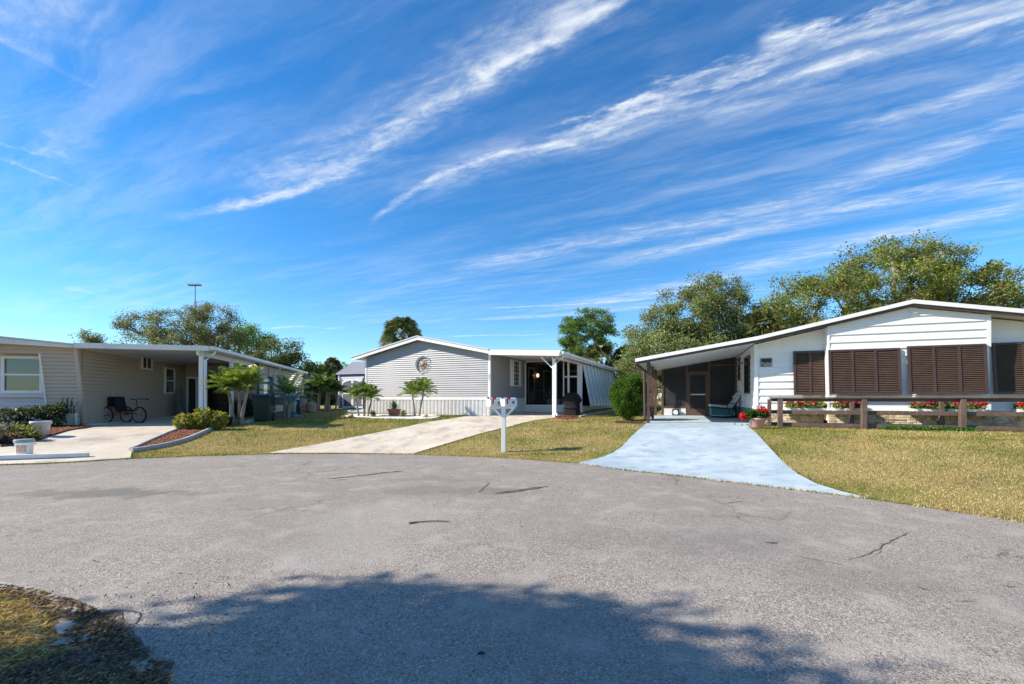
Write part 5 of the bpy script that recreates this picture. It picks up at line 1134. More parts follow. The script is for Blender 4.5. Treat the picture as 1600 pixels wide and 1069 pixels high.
for i, (px0, px1, py, col, lab) in enumerate(((1228, 1292, 634, REDS, 'white window box of red geraniums under the leftmost shutter'), (1302, 1350, 634, PINKS, 'window box of pink geraniums under the second shutter'),
                                        (1424, 1474, 632, PINKS, 'window box of crimson flowers just left of the third fence post'), (1478, 1535, 632, PINKS, 'window box of crimson flowers around the third fence post'), (1588, 1640, 633, REDS, 'window box of red flowers at the right picture edge'))):
    wv = -.25 if i in (0, 4) else WB - .22
    a0, a1 = C.u(px0, wv), C.u(px1, wv); zb = .43
    wbx = empty('window_box', C.world((a0 + a1) / 2, wv, zb - .03), C.a, lab, 'flower box', 'window boxes of the white house'); hw = (a1 - a0) / 2
    MB().box(-hw, hw, -.10, .12, 0, .04).box(-hw, hw, -.12, -.1001, 0, .19).box(-hw, hw, .1201, .14, 0, .19).box(-hw, -hw + .02, -.10, .12, .041, .19).box(hw - .02, hw, -.10, .12, .041, .19).build('box', 'white', wbx)
    rng_ = np.random.default_rng(60 + i); m = int(900 * hw * 2); pos = np.stack([rng_.uniform(-hw, hw, m), rng_.normal(0, .09, m) - .03, .20 + np.abs(rng_.normal(0, .08, m))], 1)
    leaves('foliage', pos, rng_.normal(size=(m, 3)), .07, .06, palette(m, GLEAF), 'leaf', wbx)
    spots = [(rng_.uniform(-hw, hw), rng_.uniform(-.14, .02), .27 + rng_.uniform(0, .13), .075, .07, .05) for _ in range(int(7 + hw * 14))]
    flowers(wbx, spots, 90 * len(spots), col, .048, 70 + i)
# big pale flower pot with painted flowers
q = G(64, 683); fp = empty('flower_pot', (q.x, q.y, q.z + .03), .3, 'chalky pink tapered pot with painted yellow flowers in the left bed', 'flower pot')
MB().lathe([(.135, 0), (.145, .01), (.19, .30), (.215, .33), (.225, .37), (.215, .40), (.19, .40), (.18, .36)], n=28).build('pot', 'potwhite', fp, smooth=True)
MB().lathe([(.01, .35), (.182, .36)], n=20, cap=False).build('potting_soil', 'soil', fp)
M['yel'] = pm('painted_yellow', (.65, .50, .06), .7, .2, 20); M['grn'] = pm('painted_green', (.18, .30, .08), .7, .2, 20); M['white2'] = M['slab']
dec = MB(); dg_ = MB()
for i in range(26):
    a = R(-100 + random.uniform(-45, 45)); z = random.uniform(.08, .28); r = .143 + .047 * z / .30 + .006; tgt = dec if i % 3 else dg_; c = Vector((r * math.cos(a), r * math.sin(a), z)); s_ = Vector((-math.sin(a), math.cos(a), 0)) * .024; u_ = Vector((0, 0, .026))
    tgt.add([c - s_, c - u_, c + s_, c + u_], [(0, 1, 2, 3)])
dec.build('painted_flowers', 'yel', fp); dg_.build('painted_leaves', 'grn', fp)
# plastic bucket and the long white board lying by the road
q = G(38, 712.5); bk = empty('bucket', (q.x, q.y, q.z + .03), .5, 'white plastic bucket with grey lid on the left driveway', 'bucket')
MB().lathe([(.13, 0), (.135, .01), (.150, .26), (.158, .27), (.158, .29), (.15, .29)], n=24).build('tub', 'white', bk, smooth=True)
MB().lathe([(.152, .27), (.17, .275), (.172, .33), (.165, .345), (.02, .345)], n=24).build('lid', pm('grey_blue_lid', (.25, .32, .36), .5, .1, 6), bk)
lb = MB()
for i in range(8):
    a0, a1 = R(-135 + i * 9.5), R(-135 + (i + 1) * 9.5); r_ = lambda z: .1355 + .0149 * z / .26 + .0025
    lb.add([(r_(.06) * math.cos(a0), r_(.06) * math.sin(a0), .06), (r_(.06) * math.cos(a1), r_(.06) * math.sin(a1), .06), (r_(.22) * math.cos(a1), r_(.22) * math.sin(a1), .22), (r_(.22) * math.cos(a0), r_(.22) * math.sin(a0), .22)], [(0, 1, 2, 3)])
lb.build('paper_label', pm('bucket_print', (.62, .42, .34), .6, .35, 22, dirt=(14, .8, (.35, .06, .05))), bk)
a = G(-60, 722.5); b = G(139, 715.5)
o = MB().bar(a + Vector((0, 0, .075)), b + Vector((0, 0, .075)), .10, .09).build('white_board', 'slab', bevel=.006); tag(o, 'long white board lying across the mouth of the left driveway', 'board')
# planter of stacked stone at the house corner, with cacti
stp = empty('stone_planter', A.world(-.62, -.28, 0), A.a, 'low stacked stone planter with thin cacti at the tan house corner', 'planter')
rnd = random.Random(9); mb = MB(); z = -.08
while z < .46:
    u = 0.0
    while u < .62: l = min(rnd.uniform(.12, .3), .66 - u); mb.box(u + .004, u + l - .004, -.02 - rnd.uniform(0, .03), .16, z + .004, z + .076); u += l
    z += .08
mb.build('stone_wall', pm('pale_stone', (.50, .44, .37), .85, .25, 9, .6, 40), stp, bevel=.008)
cm_ = MB(); rnd = random.Random(4)
for i in range(11):
    x = .08 + .05 * i; h = rnd.uniform(.2, .62); cm_.tube([(x, .06, .4), (x + rnd.uniform(-.05, .05), .05, .45 + h * .5), (x + rnd.uniform(-.1, .1), .05, .45 + h)], .022, 6, .012)
cm_.build('cactus_stems', pm('cactus', (.07, .09, .045), .7, .3, 12), stp)
MB().box(.63, .67, -.04, .0, -.05, .50).build('end_post', 'white', stp)

# ================================================================ mailboxes
q = G(787, 706.5); mbx = empty('mailbox_stand', (q.x, q.y, q.z), R(-8), 'white post with two rounded white mailboxes on the middle lawn', 'mailbox')
ph = EYE - 0 - q.z + (HY - 623) / F; Dm = q.y
zt_ = EYE + (HY - 622.5) / F * Dm - q.z
MB().box(-.055, .055, -.055, .055, -.15, zt_ - .06).lathe([(.075, zt_ - .06), (.075, zt_ - .03), (.01, zt_ + .01)], n=4).build('post', 'white', mbx, bevel=.006)
MB().box(-.32, .30, -.045, .045, zt_ - .27, zt_ - .20).bar((-.02, 0, zt_ - .5), (-.25, 0, zt_ - .27), .05).bar((.02, 0, zt_ - .5), (.25, 0, zt_ - .27), .05).build('cross_arm', 'white', mbx)
M['mailw'] = pm('mailbox_enamel', (.72, .75, .75), .3, .05, 4, dirt=(9, .35, (.35, .33, .3)))
def mailbox(x, rz, z):
    r = .086; L0 = .205; ps = [(-r, 0), (-r, .13)] + [(-r * math.cos(a), .13 + r * math.sin(a)) for a in (R(20), R(45), R(70), R(90), R(110), R(135), R(160))] + [(r, .13), (r, 0)]
    rot = lambda p: (x + p[0] * math.cos(rz) - p[1] * math.sin(rz), p[0] * math.sin(rz) + p[1] * math.cos(rz), z + p[2])
    def put(mb, nm, mat, par, **k): mb.v = [rot(p) for p in mb.v]; return mb.build(nm, mat, par, **k)
    body = put(MB().prism(ps, -L0, L0), 'mailbox', 'mailw', mbx)
    put(MB().prism([(a * 1.06, b * 1.03 - .003) for a, b in ps], -L0 - .02, -L0 - .0), 'door', 'mailw', body)
    put(MB().tube([(a * 1.08, -L0 - .01, b * 1.04) for a, b in ps], .006, 5), 'rim', 'blk', body)
    put(MB().box(-.02, .02, -L0 - .04, -L0 - .021, .19, .235), 'latch', 'blk', body)
    put(MB().box(r + .002, r + .012, -.16, -.12, .05, .22).box(r + .002, r + .012, -.12, -.04, .17, .22), 'flag', 'red', body)
    put(MB().box(r + .002, r + .006, .02, .12, .06, .13), 'number_patch', 'artgrey', body)
    return body
mailbox(-.23, R(-38), zt_ - .20); mailbox(.14, R(-38), zt_ - .20)

# ================================================================ tricycle
wt = A.w(195, 1.1)
TR = A.world(.95, 0, 0)
pa, pb = G(184, 666), G(218, 662)
tr_ = empty('recumbent_tricycle', (pb.x, pb.y, H(pb.x, pb.y) + .03), R(-10), 'black and orange tricycle with rear basket parked under the left carport', 'tricycle')
def wheel(x, y, r, nm):
    tire = MB().tube([(x + r * math.cos(a), y, r + r * math.sin(a)) for a in [2 * math.pi * i / 28 for i in range(28)]], .025, 8, closed=True)
    w_ = tire.build('wheel', 'rubber', tr_, smooth=True); sp = MB()
    for i in range(16): a = 2 * math.pi * i / 16; sp.tube([(x, y + (.02 if i % 2 else -.02), r), (x + r * .95 * math.cos(a), y, r + r * .95 * math.sin(a))], .004, 4)
    sp.tube([(x, y - .06, r), (x, y + .06, r)], .025, 8); sp.build('spokes', 'steel', w_)
    MB().tube([(x + r * .93 * math.cos(a), y, r + r * .93 * math.sin(a)) for a in [2 * math.pi * i / 28 for i in range(28)]], .012, 6, closed=True).build('rim', 'steel', w_)
tr_.scale = (1.12, 1.12, 1.12)
wheel(0, 0, .26, ''); wheel(-.92, -.33, .26, ''); wheel(-.92, .33, .26, '')
MB().tube([(0, 0, .26), (-.05, 0, .52), (-.16, 0, .62)], .022, 8).tube([(-.05, 0, .45), (-.35, 0, .34), (-.95, 0, .34)], .026, 8).tube([(-.92, -.35, .26), (-.92, .35, .26)], .018, 8).build('frame', 'orange', tr_)
MB().tube([(-.10, 0, .6), (-.13, 0, .76)], .016, 6).tube([(-.02, -.24, .80), (-.14, -.18, .80), (-.15, 0, .77), (-.14, .18, .80), (-.02, .24, .80)], .014, 6).tube([(-.02, -.24, .80), (.08, -.24, .78)], .02, 6).tube([(-.02, .24, .80), (.08, .24, .78)], .02, 6).build('handlebar', 'blk', tr_)
MB().box(-.70, -.40, -.18, .18, .38, .44).hexa([(-.76, -.18, .42), (-.68, -.18, .42), (-.68, .18, .42), (-.76, .18, .42), (-.88, -.17, .86), (-.81, -.17, .86), (-.81, .17, .86), (-.88, .17, .86)]).build('seat', 'blkfab', tr_, bevel=.02)
MB().tube([(-.3, -.12, .3), (-.3, .12, .3)], .012, 6).box(-.34, -.26, -.2, -.12, .28, .32).box(-.34, -.26, .12, .2, .28, .32).build('pedals', 'blk', tr_)
bm = MB().box(-1.22, -.86, -.22, .22, .55, .57)
for zz in (.62, .70, .78, .86): bm.box(-1.23, -.85, -.23, -.22, zz, zz + .02).box(-1.23, -.85, .22, .23, zz, zz + .02).box(-1.23, -1.22, -.22, .22, zz, zz + .02)
bm.box(-1.2, -.9, -.2, .2, .57, .88); bm.build('basket', 'blkfab', tr_)
MB().box(-1.245, -1.235, -.06, .06, .70, .78).box(-1.1, -1.0, -.245, -.235, .70, .76).build('reflector', 'red', tr_)
MB().tube([(-1.1, 0, .88), (-1.1, 0, 1.15)], .006, 4).tube([(-1.3, -.2, .5), (-1.5, -.2, .5), (-1.5, .2, .5), (-1.3, .2, .5)], .014, 6).tube([(-1.28, -.2, .5), (-1.0, -.2, .3)], .012, 6).tube([(-1.28, .2, .5), (-1.0, .2, .3)], .012, 6).build('rear_rack', 'steel', tr_)
# boards leaning on the wall
for (px, h, wd, lab) in ((278, 1.35, .30, 'tall dark board leaning on the tan wall'), (272, .85, .22, 'short dark board leaning beside the taller one')):
    w_ = A.w(px, .3); p0 = A.world(0, w_, 0); z = H(p0.x, p0.y) + .03; o = empty('leaning_board', (p0.x, p0.y, z), A.a, lab, 'board', 'boards leaning in the carport')
    MB().hexa([(.42, 0, 0), (.46, 0, 0), (.46, wd, 0), (.42, wd, 0), (.33, 0, h), (.37, 0, h), (.37, wd, h), (.33, wd, h)]).build('plank', 'artgrey', o); MB().hexa([(.463, .02, .02), (.466, .02, .02), (.466, .05, .02), (.463, .05, .02), (.373, .02, h - .02), (.376, .02, h - .02), (.376, .05, h - .02), (.373, .05, h - .02)]).build('edge_strip', 'steel', o)
hz = [A.world(.55 + .12 * math.sin(i * 1.3), 3.0 + i * .25) for i in range(14)]
o = MB().tube([(p.x, p.y, H(p.x, p.y) + .045) for p in hz], .016, 6).build('garden_hose', 'slab', smooth=True); tag(o, 'pale hose lying along the wall behind the tricycle', 'hose')

# ================================================================ things beside the tan house
q = G(412, 659); bn = empty('wheeled_bin', (q.x, q.y, q.z), R(12), 'dark green wheeled bin with dark blue lid beside the tan house', 'bin')
MB().hexa([(-.26, -.28, .06), (.26, -.28, .06), (.26, .26, .06), (-.26, .26, .06), (-.32, -.34, 1.0), (.32, -.34, 1.0), (.32, .32, 1.0), (-.32, .32, 1.0)]).build('body', 'darkgreen', bn, bevel=.03)
MB().hexa([(-.34, -.38, 1.0), (.34, -.38, 1.0), (.34, .36, 1.0), (-.34, .36, 1.0), (-.30, -.32, 1.08), (.30, -.32, 1.08), (.30, .34, 1.12), (-.30, .34, 1.12)]).build('lid', pm('navy_lid', (.015, .022, .05), .4, .1, 4), bn, bevel=.015)
for x in (-.27, .27): MB().tube([(x - .03, .24, .12), (x + .03, .24, .12)], .12, 14).build('wheel', 'rubber', bn)
q = G(430, 657.5); pt = empty('potting_bench', (q.x, q.y, q.z), R(8), 'grey green slatted bench standing right of the green bin', 'bench')
bh = .95
MB().box(-.42, .42, -.18, .22, bh - .30, bh - .02).build('front_board', 'greytote', pt); MB().box(-.46, .46, -.22, .26, bh - .02, bh + .02).build('top', pm('blue_cover', (.05, .10, .22), .6, .2, 5), pt)
for x in (-.40, .40):
    for y in (-.16, .2): MB().box(x - .03, x + .03, y - .03, y + .03, 0, bh - .301).build('leg', 'greytote', pt)
MB().box(-.36, .36, -.12, .16, .3, .34).build('shelf', 'greytote', pt)
q = G(444, 653); bb = empty('blue_barrel', (q.x, q.y + .5, q.z), 0, 'upright bin with bright blue lid beside the bench', 'bin')
MB().lathe([(.22, 0), (.26, .05), (.28, .8), (.26, .84)], n=18).build('body', pm('pale_green_body', (.15, .24, .20), .5, .15, 4), bb, smooth=True); MB().lathe([(.29, .84), (.30, .9), (.22, 1.0), (.02, 1.03)], n=18).build('lid', 'bluebin', bb, smooth=True)
q = G(452, 650); bb = empty('storage_crate', (q.x, q.y + .6, q.z), R(10), 'stack of dark blue crates left of the corner downspout', 'crates')
MB().box(-.3, .3, -.22, .22, .0, .40).build('lower_crate', 'blk', bb, bevel=.02); MB().box(-.28, .28, -.2, .2, .401, .78).build('upper_crate', pm('navy_crate', (.02, .04, .12), .5, .1, 4), bb, bevel=.02)
MB().box(-.12, .12, -.22, -.2001, .55, .68).build('tag_plate', 'white', bb)
MB().lathe([(.06, .781), (.13, .82), (.15, .98), (.06, 1.08)], n=10).build('top_bundle', 'cushion', bb, smooth=True)
q = G(457, 652); tp = empty('blue_tarp', (q.x, q.y, q.z), 0, 'crumpled navy and white tarp on the lawn by the house corner', 'tarp')
rg = random.Random(8); mb = MB(); nT = 16
hts = [[(.34 * math.exp(-(((i / nT - .45) ** 2) / .05 + ((j / nT - .5) ** 2) / .06))) * rg.uniform(.55, 1.25) + .01 for j in range(nT + 1)] for i in range(nT + 1)]
mb.v = [((i / nT - .5) * 1.5, (j / nT - .5) * .9, hts[i][j]) for i in range(nT + 1) for j in range(nT + 1)]; mb.f = [(i * (nT + 1) + j, (i + 1) * (nT + 1) + j, (i + 1) * (nT + 1) + j + 1, i * (nT + 1) + j + 1) for i in range(nT) for j in range(nT)]
mb.build('cloth', pm('tarp_cloth', (.035, .06, .13), .5, .3, 5, dirt=(5, .9, (.55, .58, .6))), tp)
q = G(474, 645); op = empty('orange_planter', (q.x, q.y, q.z), 0, 'salmon orange bowl planter among the palm trunks', 'planter')
MB().lathe([(.16, 0), (.24, .04), (.30, .20), (.31, .26), (.27, .26)], n=18).build('bowl', pm('salmon', (.62, .16, .10), .5, .1, 5), op, smooth=True); MB().lathe([(.25, .24), (.22, .5), (.18, .9), (.06, 1.0)], n=9).build('bark_stump', 'palmbark', op, smooth=True)
q = G(487, 645); o = MB().lathe([(.22, 0), (.26, .1), (.25, .45), (.20, .55), (.05, .6)], n=10).build('stump', 'palmbark', smooth=True); o.location = (q.x, q.y, q.z); tag(o, 'pale ribbed palm stump right of the orange planter', 'stump')
q = G(350, 667); o = empty('black_tub', (q.x - .15, q.y + .1, q.z), 0, 'black plant tub behind the triple palm trunks', 'tub'); MB().lathe([(.26, 0), (.34, .28), (.36, .3), (.36, .34), (.31, .34)], n=20).build('tub', 'blk', o, smooth=True); MB().lathe([(.01, .3), (.32, .31)], n=16, cap=False).build('potting_soil', 'soil', o)
# flat ramp boards in front of the shed
a, b = G(540, 644.5), G(590, 637.5)
rp = empty('shed_ramp', (a.x, a.y, a.z), B.a, 'pale blue ramp boards sloping up to the shed doors', 'ramp')
L2 = (G(572, 639.5) - a).length
MB().hexa([(-.5, .2, .02), (1.3, .2, .02), (2.0, 2.6, .36), (.7, 2.6, .36), (-.5, .2, .06), (1.3, .2, .06), (2.0, 2.6, .40), (.7, 2.6, .40)]).build('ramp_board', pm('pale_blue_board', (.42, .55, .66), .6, .1, 2), rp)
MB().hexa([(1.35, .3, .02), (2.5, .3, .02), (3.0, 2.6, .30), (2.05, 2.6, .30), (1.35, .3, .08), (2.5, .3, .08), (3.0, 2.6, .36), (2.05, 2.6, .36)]).build('side_board', 'slab', rp)
for px, lab in ((516, 'short pale stake standing in the far lawn'),):
    q = G(px, 641); o = MB().box(-.05, .05, -.05, .05, -.05, .28).build('stake', 'slab'); o.location = q; tag(o, lab, 'stake')
# pale lane beyond the lawn and a low far building
tag(sheet('far_lane', [(-60, 68), (30, 68), (30, 75), (-60, 75)], .02, 'concrete', 0, 6), kind='structure')
# ================================================================ covered grill
q = G(894, 650.5); gr_ = empty('covered_grill', (q.x, q.y + .15, q.z + .03), B.a, 'barbecue under a black cover beside the porch corner post', 'grill')
gr_.scale = (.82, 1, 1)
gh = EYE + (HY - 613) / F * q.y - q.z - .05
rings = [(.46, .30, 0), (.47, .31, .12), (.44, .28, .55), (.47, .30, .62), (.56, .31, .70), (.55, .31, gh * .72), (.42, .30, gh * .86), (.30, .26, gh * .97), (.22, .16, gh)]
mb = MB(); nn_ = 28
for (rx, ry, z) in rings:
    for j in range(nn_):
        a = 2 * math.pi * j / nn_; cx_ = abs(math.cos(a)) ** .45 * math.copysign(1, math.cos(a)); sy_ = abs(math.sin(a)) ** .45 * math.copysign(1, math.sin(a)); wv = 1 + .03 * math.sin(j * 2.7 + z * 9)
        mb.v.append((rx * cx_ * wv, ry * sy_ * wv, z))
for i in range(len(rings) - 1):
    for j in range(nn_): mb.f.append((i * nn_ + j, i * nn_ + (j + 1) % nn_, (i + 1) * nn_ + (j + 1) % nn_, (i + 1) * nn_ + j))
mb.f.append(tuple((len(rings) - 1) * nn_ + j for j in range(nn_)))
mb.build('cover', 'blkfab', gr_, smooth=True); MB().tube([(-.40, -.33, .42), (0, -.36, .40), (.40, -.33, .42)], .018, 6).build('strap', 'blk', gr_)
for x in (-.36, .36): MB().tube([(x - .03, -.2, .05), (x + .03, -.2, .05)], .06, 12).build('wheel', 'rubber', gr_)
# ================================================================ lounge chair, fan in the right carport
lc = C.world(C.u(1133, 3.9), 3.9, 0); lz = H(lc.x, lc.y) + .03
ch_ = empty('zero_gravity_chair', (lc.x, lc.y, lz), C.a + R(8), 'padded reclining rocker chair facing left in the open carport', 'chair')
# profile in x (left is the foot end), z up
def padd(p0, p1, th, w, nm, mat):
    d = Vector((p1[0] - p0[0], 0, p1[1] - p0[1])); nrm = Vector((-d.z, 0, d.x)).normalized() * th
    a, b = Vector((p0[0], -w, p0[1])), Vector((p1[0], -w, p1[1])); c2 = Vector((0, 2 * w, 0))
    return MB().hexa([a, b, b + c2, a + c2, a + nrm, b + nrm, b + nrm + c2, a + nrm + c2]).build(nm, mat, ch_, bevel=.03)
padd((-.62, .48), (.22, .40), .10, .27, 'seat_cushion', 'cushion'); padd((.20, .40), (.56, .88), .11, .27, 'back_cushion', 'cushion'); padd((.40, .78), (.60, 1.02), .13, .20, 'head_pillow', 'cushion')
MB().hexa([(-.58, -.26, .12), (.30, -.26, .10), (.30, .26, .10), (-.58, .26, .12), (-.60, -.26, .46), (.26, -.26, .38), (.26, .26, .38), (-.60, .26, .46)]).build('skirt_cloth', pm('teal_cloth', (.05, .14, .17), .8, .2, 5), ch_)
for s_ in (-.31, .31):
    MB().tube([(-.72, s_, .40), (-.70, s_, .10), (-.45, s_, .04), (0, s_, .02), (.45, s_, .06), (.62, s_, .16)], .02, 8).tube([(-.70, s_, .46), (-.2, s_, .40), (.22, s_, .38), (.62, s_, .98)], .018, 8).tube([(.0, s_, .02), (.1, s_, .38)], .016, 6).build('side_frame', 'blk', ch_)
    MB().box(-.25, .30, s_ - .035, s_ + .035, .60, .63).box(.0, .03, s_ - .015, s_ + .015, .38, .6).build('armrest', 'blk', ch_, bevel=.008)
fa = C.world(C.u(1055.5, 4.85), 4.85, 0); fz_ = H(fa.x, fa.y) + .03
fn = empty('box_fan', (fa.x, fa.y, fz_), C.a, 'small dark box fan with pale round face by the white kick panel', 'fan')
MB().box(-.15, .15, 0, .14, 0, .30).build('housing', pm('navy_plastic', (.03, .05, .09), .4, .1, 5), fn, bevel=.02)
fc = MB().lathe([(.01, -.01), (.10, -.01), (.105, .01), (.01, .01)], n=24); fc.v = [(x, z - .005, y + .15) for x, y, z in fc.v]; fc.build('round_face', 'white', fn)
fc = MB().tube([(.11 * math.cos(a), -.01, .15 + .11 * math.sin(a)) for a in [2 * math.pi * i / 24 for i in range(24)]], .01, 5, closed=True); fc.build('ring', 'steel', fn)
# ================================================================ floodlight pole far away
pp = P(305, 447, 60); fl_ = empty('floodlight_pole', (pp.x, pp.y, H(pp.x, pp.y)), 0, 'tall pole with a flat crossbar of floodlights over the bare oak', 'light pole'); hp = pp.z - H(pp.x, pp.y)
MB().tube([(0, 0, -.2), (0, 0, hp)], .10, 8, .05).build('pole', 'artgrey', fl_); 
MB().box(-.85, .85, -.12, .12, hp, hp + .10).build('crossbar', 'artgrey', fl_)
for x in (-.7, -.25, .25, .7): MB().hexa([(x - .16, -.35, hp + .1), (x + .16, -.35, hp + .1), (x + .16, .1, hp + .02), (x - .16, .1, hp + .02), (x - .16, -.35, hp + .22), (x + .16, -.35, hp + .22), (x + .16, .1, hp + .14), (x - .16, .1, hp + .14)]).build('lamp_head', 'steel', fl_)
MB().tube([(0, 0, hp - 2.6), (0, 0, hp - 2.1)], .16, 8).build('junction_box', 'steel', fl_)
# ================================================================ small things on the road
pts = [G(*p) for p in ((639, 820.5), (655, 818.8), (672, 817.5), (690, 817.5), (702, 818.3))]
o = MB().tube([(p.x, p.y, p.z + .025) for p in pts], [.014, .008, .007, .007, .004], 6).build('twig', 'bark', smooth=True); tag(o, 'thin dark bent twig lying on the grey road', 'twig')
o = MB().hexa([(-.035, -.012, 0), (.035, -.01, 0), (.04, .012, 0), (-.03, .012, 0), (-.02, -.008, .02), (.025, -.008, .018), (.02, .008, .02), (-.02, .008, .02)]).build('bark_chip', 'bark'); q = G(1153, 1027); o.location = (q.x, q.y, q.z + .012); 
bpy.data.objects.remove(o)
q = G(752, 1026); o = MB().tube([(-.022, 0, .004), (0, .004, .010), (.022, 0, .006)], [.004, .008, .003], 6).build('seed_pod', 'blk', smooth=True); o.location = (q.x, q.y, q.z + .012); tag(o, 'small black seed pod on the shaded part of the road', 'seed pod')

# ================================================================ grass blades
def scatter(n, x0, x1, y0, y1, cone=True):
    x = RNG.uniform(x0, x1, n); y = RNG.uniform(y0, y1, n)
    k = (np.abs(x) < y * 1.2 + .6) if cone else np.ones(n, bool); return x[k], y[k]
def noise2(x, y, s, seedv):
    r = np.random.default_rng(seedv); o = np.zeros(len(x))
    for i in range(7): a = r.uniform(0, 6.28); f_ = s * r.uniform(.6, 2.2); o += np.sin((x * math.cos(a) + y * math.sin(a)) * f_ + r.uniform(0, 6.28))
    return o / 7 * 1.9
def Hn(x, y):
    s = lambda v: (lambda c: c * c * (3 - 2 * c))(np.clip(v, 0, 1)); d = np.hypot(x + 3.2, np.maximum(y, 0) - 2) - 8.7
    return .03 + (.46 + .06 * s(x / 8)) * s(d / 7) + .26 * s((y - 14) / 16)
TRACKS = [(g2(1335, 690), g2(1500, 790)), (g2(1440, 690), g2(1640, 765)), (g2(520, 700), g2(300, 700))]
def grass(name, x, y, h, w, cols, green=.0, mat='grass', lean=.6):
    n = len(x); az = RNG.uniform(0, 6.28, n); az2 = RNG.uniform(0, 6.28, n); hh = h * RNG.uniform(.5, 1.35, n); ww = w * RNG.uniform(.7, 1.3, n); ln = hh * lean * RNG.uniform(.2, 1.5, n); z = Hn(x, y) - .004
    d = np.stack([np.cos(az), np.sin(az)], 1); e = np.stack([np.cos(az2), np.sin(az2)], 1)
    a = np.stack([x - d[:, 0] * ww / 2, y - d[:, 1] * ww / 2, z], 1); b = np.stack([x + d[:, 0] * ww / 2, y + d[:, 1] * ww / 2, z], 1)
    m2 = np.stack([x + e[:, 0] * ln * .4 + d[:, 0] * ww * .35, y + e[:, 1] * ln * .4 + d[:, 1] * ww * .35, z + hh * .65], 1); t2 = np.stack([x + e[:, 0] * ln, y + e[:, 1] * ln, z + hh], 1)
    V_ = np.stack([a, b, m2, t2], 1).reshape(-1, 3)
    trk = np.zeros(n)
    for (ax, ay), (bx_, by_) in TRACKS:
        L_2 = math.hypot(bx_ - ax, by_ - ay); ux, uy = (bx_ - ax) / L_2, (by_ - ay) / L_2; tt = (x - ax) * ux + (y - ay) * uy; dd = np.abs(-(x - ax) * uy + (y - ay) * ux); trk = np.maximum(trk, np.exp(-(dd / .28) ** 2) * ((tt > -.3) & (tt < L_2)))
    G1, G2 = np.array([(.20, .23, .04), (.14, .18, .03), (.29, .29, .06)]), np.array([(.52, .41, .18), (.60, .49, .25), (.42, .32, .13), (.30, .20, .10)])
    mixp = np.clip(.38 + green + .5 * noise2(x, y, .9, 5) + .45 * noise2(x, y, 3.5, 6) - .6 * trk, 0.03, .94); isg = RNG.uniform(size=n) < mixp
    c = np.where(isg[:, None], G1[RNG.integers(0, 3, n)], G2[RNG.integers(0, 4, n)]) * RNG.uniform(.65, 1.3, (n, 1)) * (np.array(cols) if cols is not None else 1) * (1 + .12 * noise2(x, y, 1.7, 15))[:, None]
    return tag(npmesh(name, V_, np.arange(4 * n).reshape(n, 4), np.repeat(c, 4, 0), mat), kind='stuff')
polysH = [[(p[0], p[1]) for p in pl] for pl in HARD] + [[(B.world(u, w).x, B.world(u, w).y) for u, w in ((UL, 0), (3.3, 0), (3.3, 14), (UL, 14))], [(A.world(u, w).x, A.world(u, w).y) for u, w in ((-5, .2), (4.0, 0), (4.0, 15.4), (-5, 15.4))], [(C.world(u, w).x, C.world(u, w).y) for u, w in ((.0, 0), (8.2, 0), (8.2, 14), (0, 14))]]
def lawnpts(dens, x0, x1, y0, y1):
    x, y = scatter(int(dens * (x1 - x0) * (y1 - y0)), x0, x1, y0, y1)
    bad = np.zeros(len(x), bool)
    for pl in polysH: bad |= inpoly(x, y, pl)
    return x[~bad], y[~bad]
Xs, Ys = [], []
for dens, x0, x1, y0, y1 in ((2600, 4.5, 10, 4.4, 8), (1700, 2, 15, 8, 11), (1500, -10, 2, 9, 11.2), (1000, -10, 16, 11, 15), (520, -13, 16, 15, 21), (220, -20, 14, 21, 30)):
    x, y = lawnpts(dens, x0, x1, y0, y1); Xs.append(x); Ys.append(y)
x = np.concatenate(Xs); y = np.concatenate(Ys)
sc_ = np.clip(y / 11, .7, 1.8)
near = [(x < 3) , (x >= 3)]
grass('lawn_grass', x, y, .034 * sc_ ** .5, .011 * sc_, None)
# road edge tufts: denser, greener, spilling over the asphalt edge
ex, ey = [], []
for i in range(len(far_edge) - 1):
    a, b = Vector(far_edge[i]), Vector(far_edge[i + 1]); k = int((b - a).length * 260)
    for j in range(k):
        p = a.lerp(b, random.random()); nn = Vector((-(b - a).y, (b - a).x)).normalized(); p = p + nn * random.gauss(.015, .04); ex.append(p.x); ey.append(p.y)
for pl in (left_drive, mid_drive, blue_drive):
    for i in range(len(pl)):
        a, b = Vector(pl[i]), Vector(pl[(i + 1) % len(pl)]); k = int((b - a).length * 160)
        for j in range(k): p = a.lerp(b, random.random()); nn = Vector((-(b - a).y, (b - a).x)).normalized(); p = p - nn * random.gauss(0, .04); ex.append(p.x); ey.append(p.y)
ex, ey = np.array(ex), np.array(ey); bad = np.zeros(len(ex), bool)
for pl in polysH[1:]: bad |= inpoly(ex, ey, pl)
ex, ey = ex[~bad], ey[~bad]; k = np.abs(ex) < ey * 1.2 + .5
grass('edge_grass', ex[k], ey[k], .045, .012, None, .25)
# close grass at the lower left
x, y = scatter(150000, -6.2, -1.4, 1.6, 4.3); bad = inpoly(x, y, road_poly)
ins = inpoly(x, y, soil); dens = noise2(x, y, 6, 9); bad |= ins & (dens > -.20) ; bad |= (~ins) & (dens > .85)
x, y = x[~bad], y[~bad]
grass('near_grass', x, y, .032, .004, (1.05, 1.02, 1.15), -.34, lean=1.6)
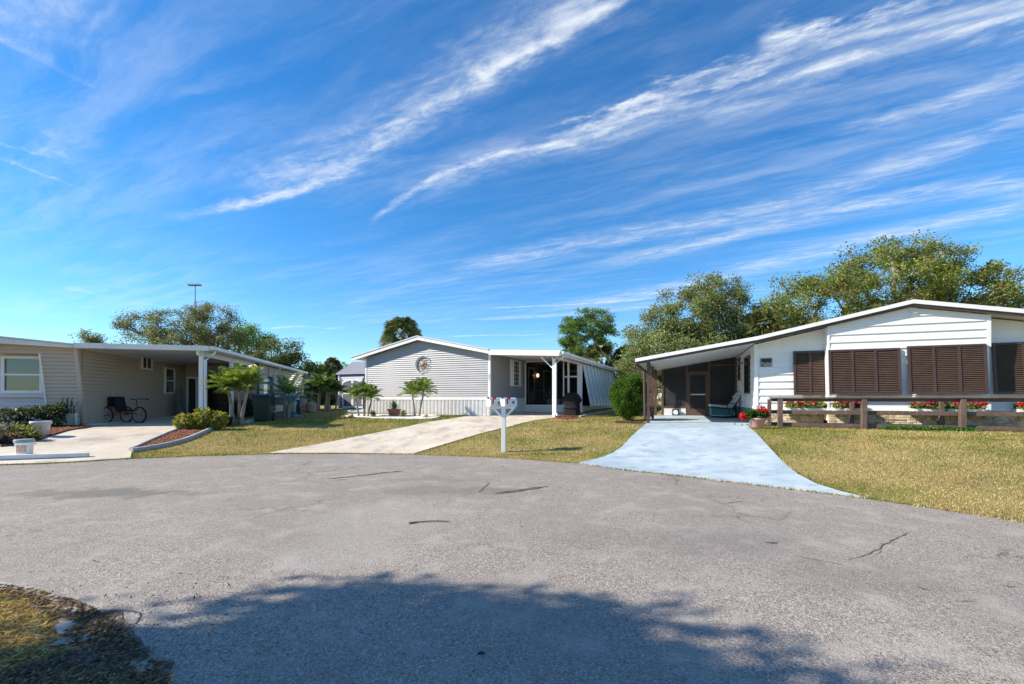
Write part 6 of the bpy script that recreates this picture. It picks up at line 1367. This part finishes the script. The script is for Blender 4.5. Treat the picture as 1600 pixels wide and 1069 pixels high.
# dead leaves and straw
def litter(name, x, y, size, cols):
    n = len(x); z = Hn(x, y) + .028; D_ = RNG.normal(size=(n, 3)); D_[:, 2] *= .25; Nn = RNG.normal(size=(n, 3)) * .5 + np.array([0, 0, 1.0])
    return tag(leaves(name, np.stack([x, y, z], 1), D_, size * RNG.uniform(.5, 1.4, n), size * .3 * RNG.uniform(.5, 1.4, n), palette(n, cols, jit=.3), 'leaf', N_=unit(Nn)), kind='stuff')
x, y = scatter(26000, -4.6, -1.3, 1.6, 3.6); k = inpoly(x, y, soil) & (noise2(x, y, 5, 12) > -.35); litter('fallen_leaves', x[k], y[k], .04, [(.14, .09, .055), (.22, .15, .09), (.34, .25, .15), (.07, .05, .035)])
x, y = scatter(6000, -4.6, -1.0, 1.6, 4.0); k = inpoly(x, y, road_poly) & (RNG.uniform(size=len(x)) < np.exp(-3.5 * np.hypot(x + 2.3, y - 2.9)) ** .6 * .5); litter('road_leaves', x[k], y[k], .03, [(.06, .045, .035), (.12, .08, .05)])
x, y = scatter(5000, 4, 13, 8, 15); k = np.array([H(a, b) for a, b in zip(x, y)]) > 0; 
for bed, nm, cnt in ((bedA, 'bark_mulch', 9000), (bedB, 'bark_mulch', 14000), (mulC, 'bark_mulch', 1500)):
    bx = [p[0] for p in bed]; by = [p[1] for p in bed]; x = RNG.uniform(min(bx), max(bx), cnt); y = RNG.uniform(min(by), max(by), cnt); k = inpoly(x, y, bed); o = litter(nm, x[k], y[k], .07, [(.22, .06, .04), (.13, .035, .025), (.30, .13, .09), (.38, .25, .18)]); o.location.z = .03
# green weeds at the fence foot
cx, cy = [], []
for px in range(1380, 1520, 2):
    for _ in range(8): p = C.world(C.u(px, Fw - .12) + random.gauss(0, .05), Fw - .12 + random.gauss(0, .12)); cx.append(p.x); cy.append(p.y)
cx, cy = np.array(cx), np.array(cy); tag(leaves('ground_cover', np.stack([cx, cy, Hn(cx, cy) + RNG.uniform(.02, .13, len(cx))], 1), RNG.normal(size=(len(cx), 3)), .07, .05, palette(len(cx), [(.05, .16, .02), (.08, .22, .03)]), 'leaf'), kind='stuff')
x, y = [], []
for _ in range(500): p = C.world(C.u(1205, -.5) + random.gauss(0, .35), -.75 + random.gauss(0, .16)); x.append(p.x); y.append(p.y)
x, y = np.array(x), np.array(y); tag(leaves('ground_cover', np.stack([x, y, Hn(x, y) + RNG.uniform(.01, .07, len(x))], 1), RNG.normal(size=(len(x), 3)), .06, .04, palette(len(x), [(.06, .14, .02), (.12, .18, .03)]), 'leaf'), kind='stuff')
# things inside the space behind the fence
q = C.world(C.u(1470, -.85), -.85); o = empty('garden_figure', (q.x, q.y, H(q.x, q.y)), 0, 'small dark brown ornament behind the fence under the shutters', 'ornament')
MB().lathe([(.10, 0), (.12, .05), (.06, .12), (.10, .22), (.07, .32), (.02, .36)], n=12).build('body', 'brown', o, smooth=True)
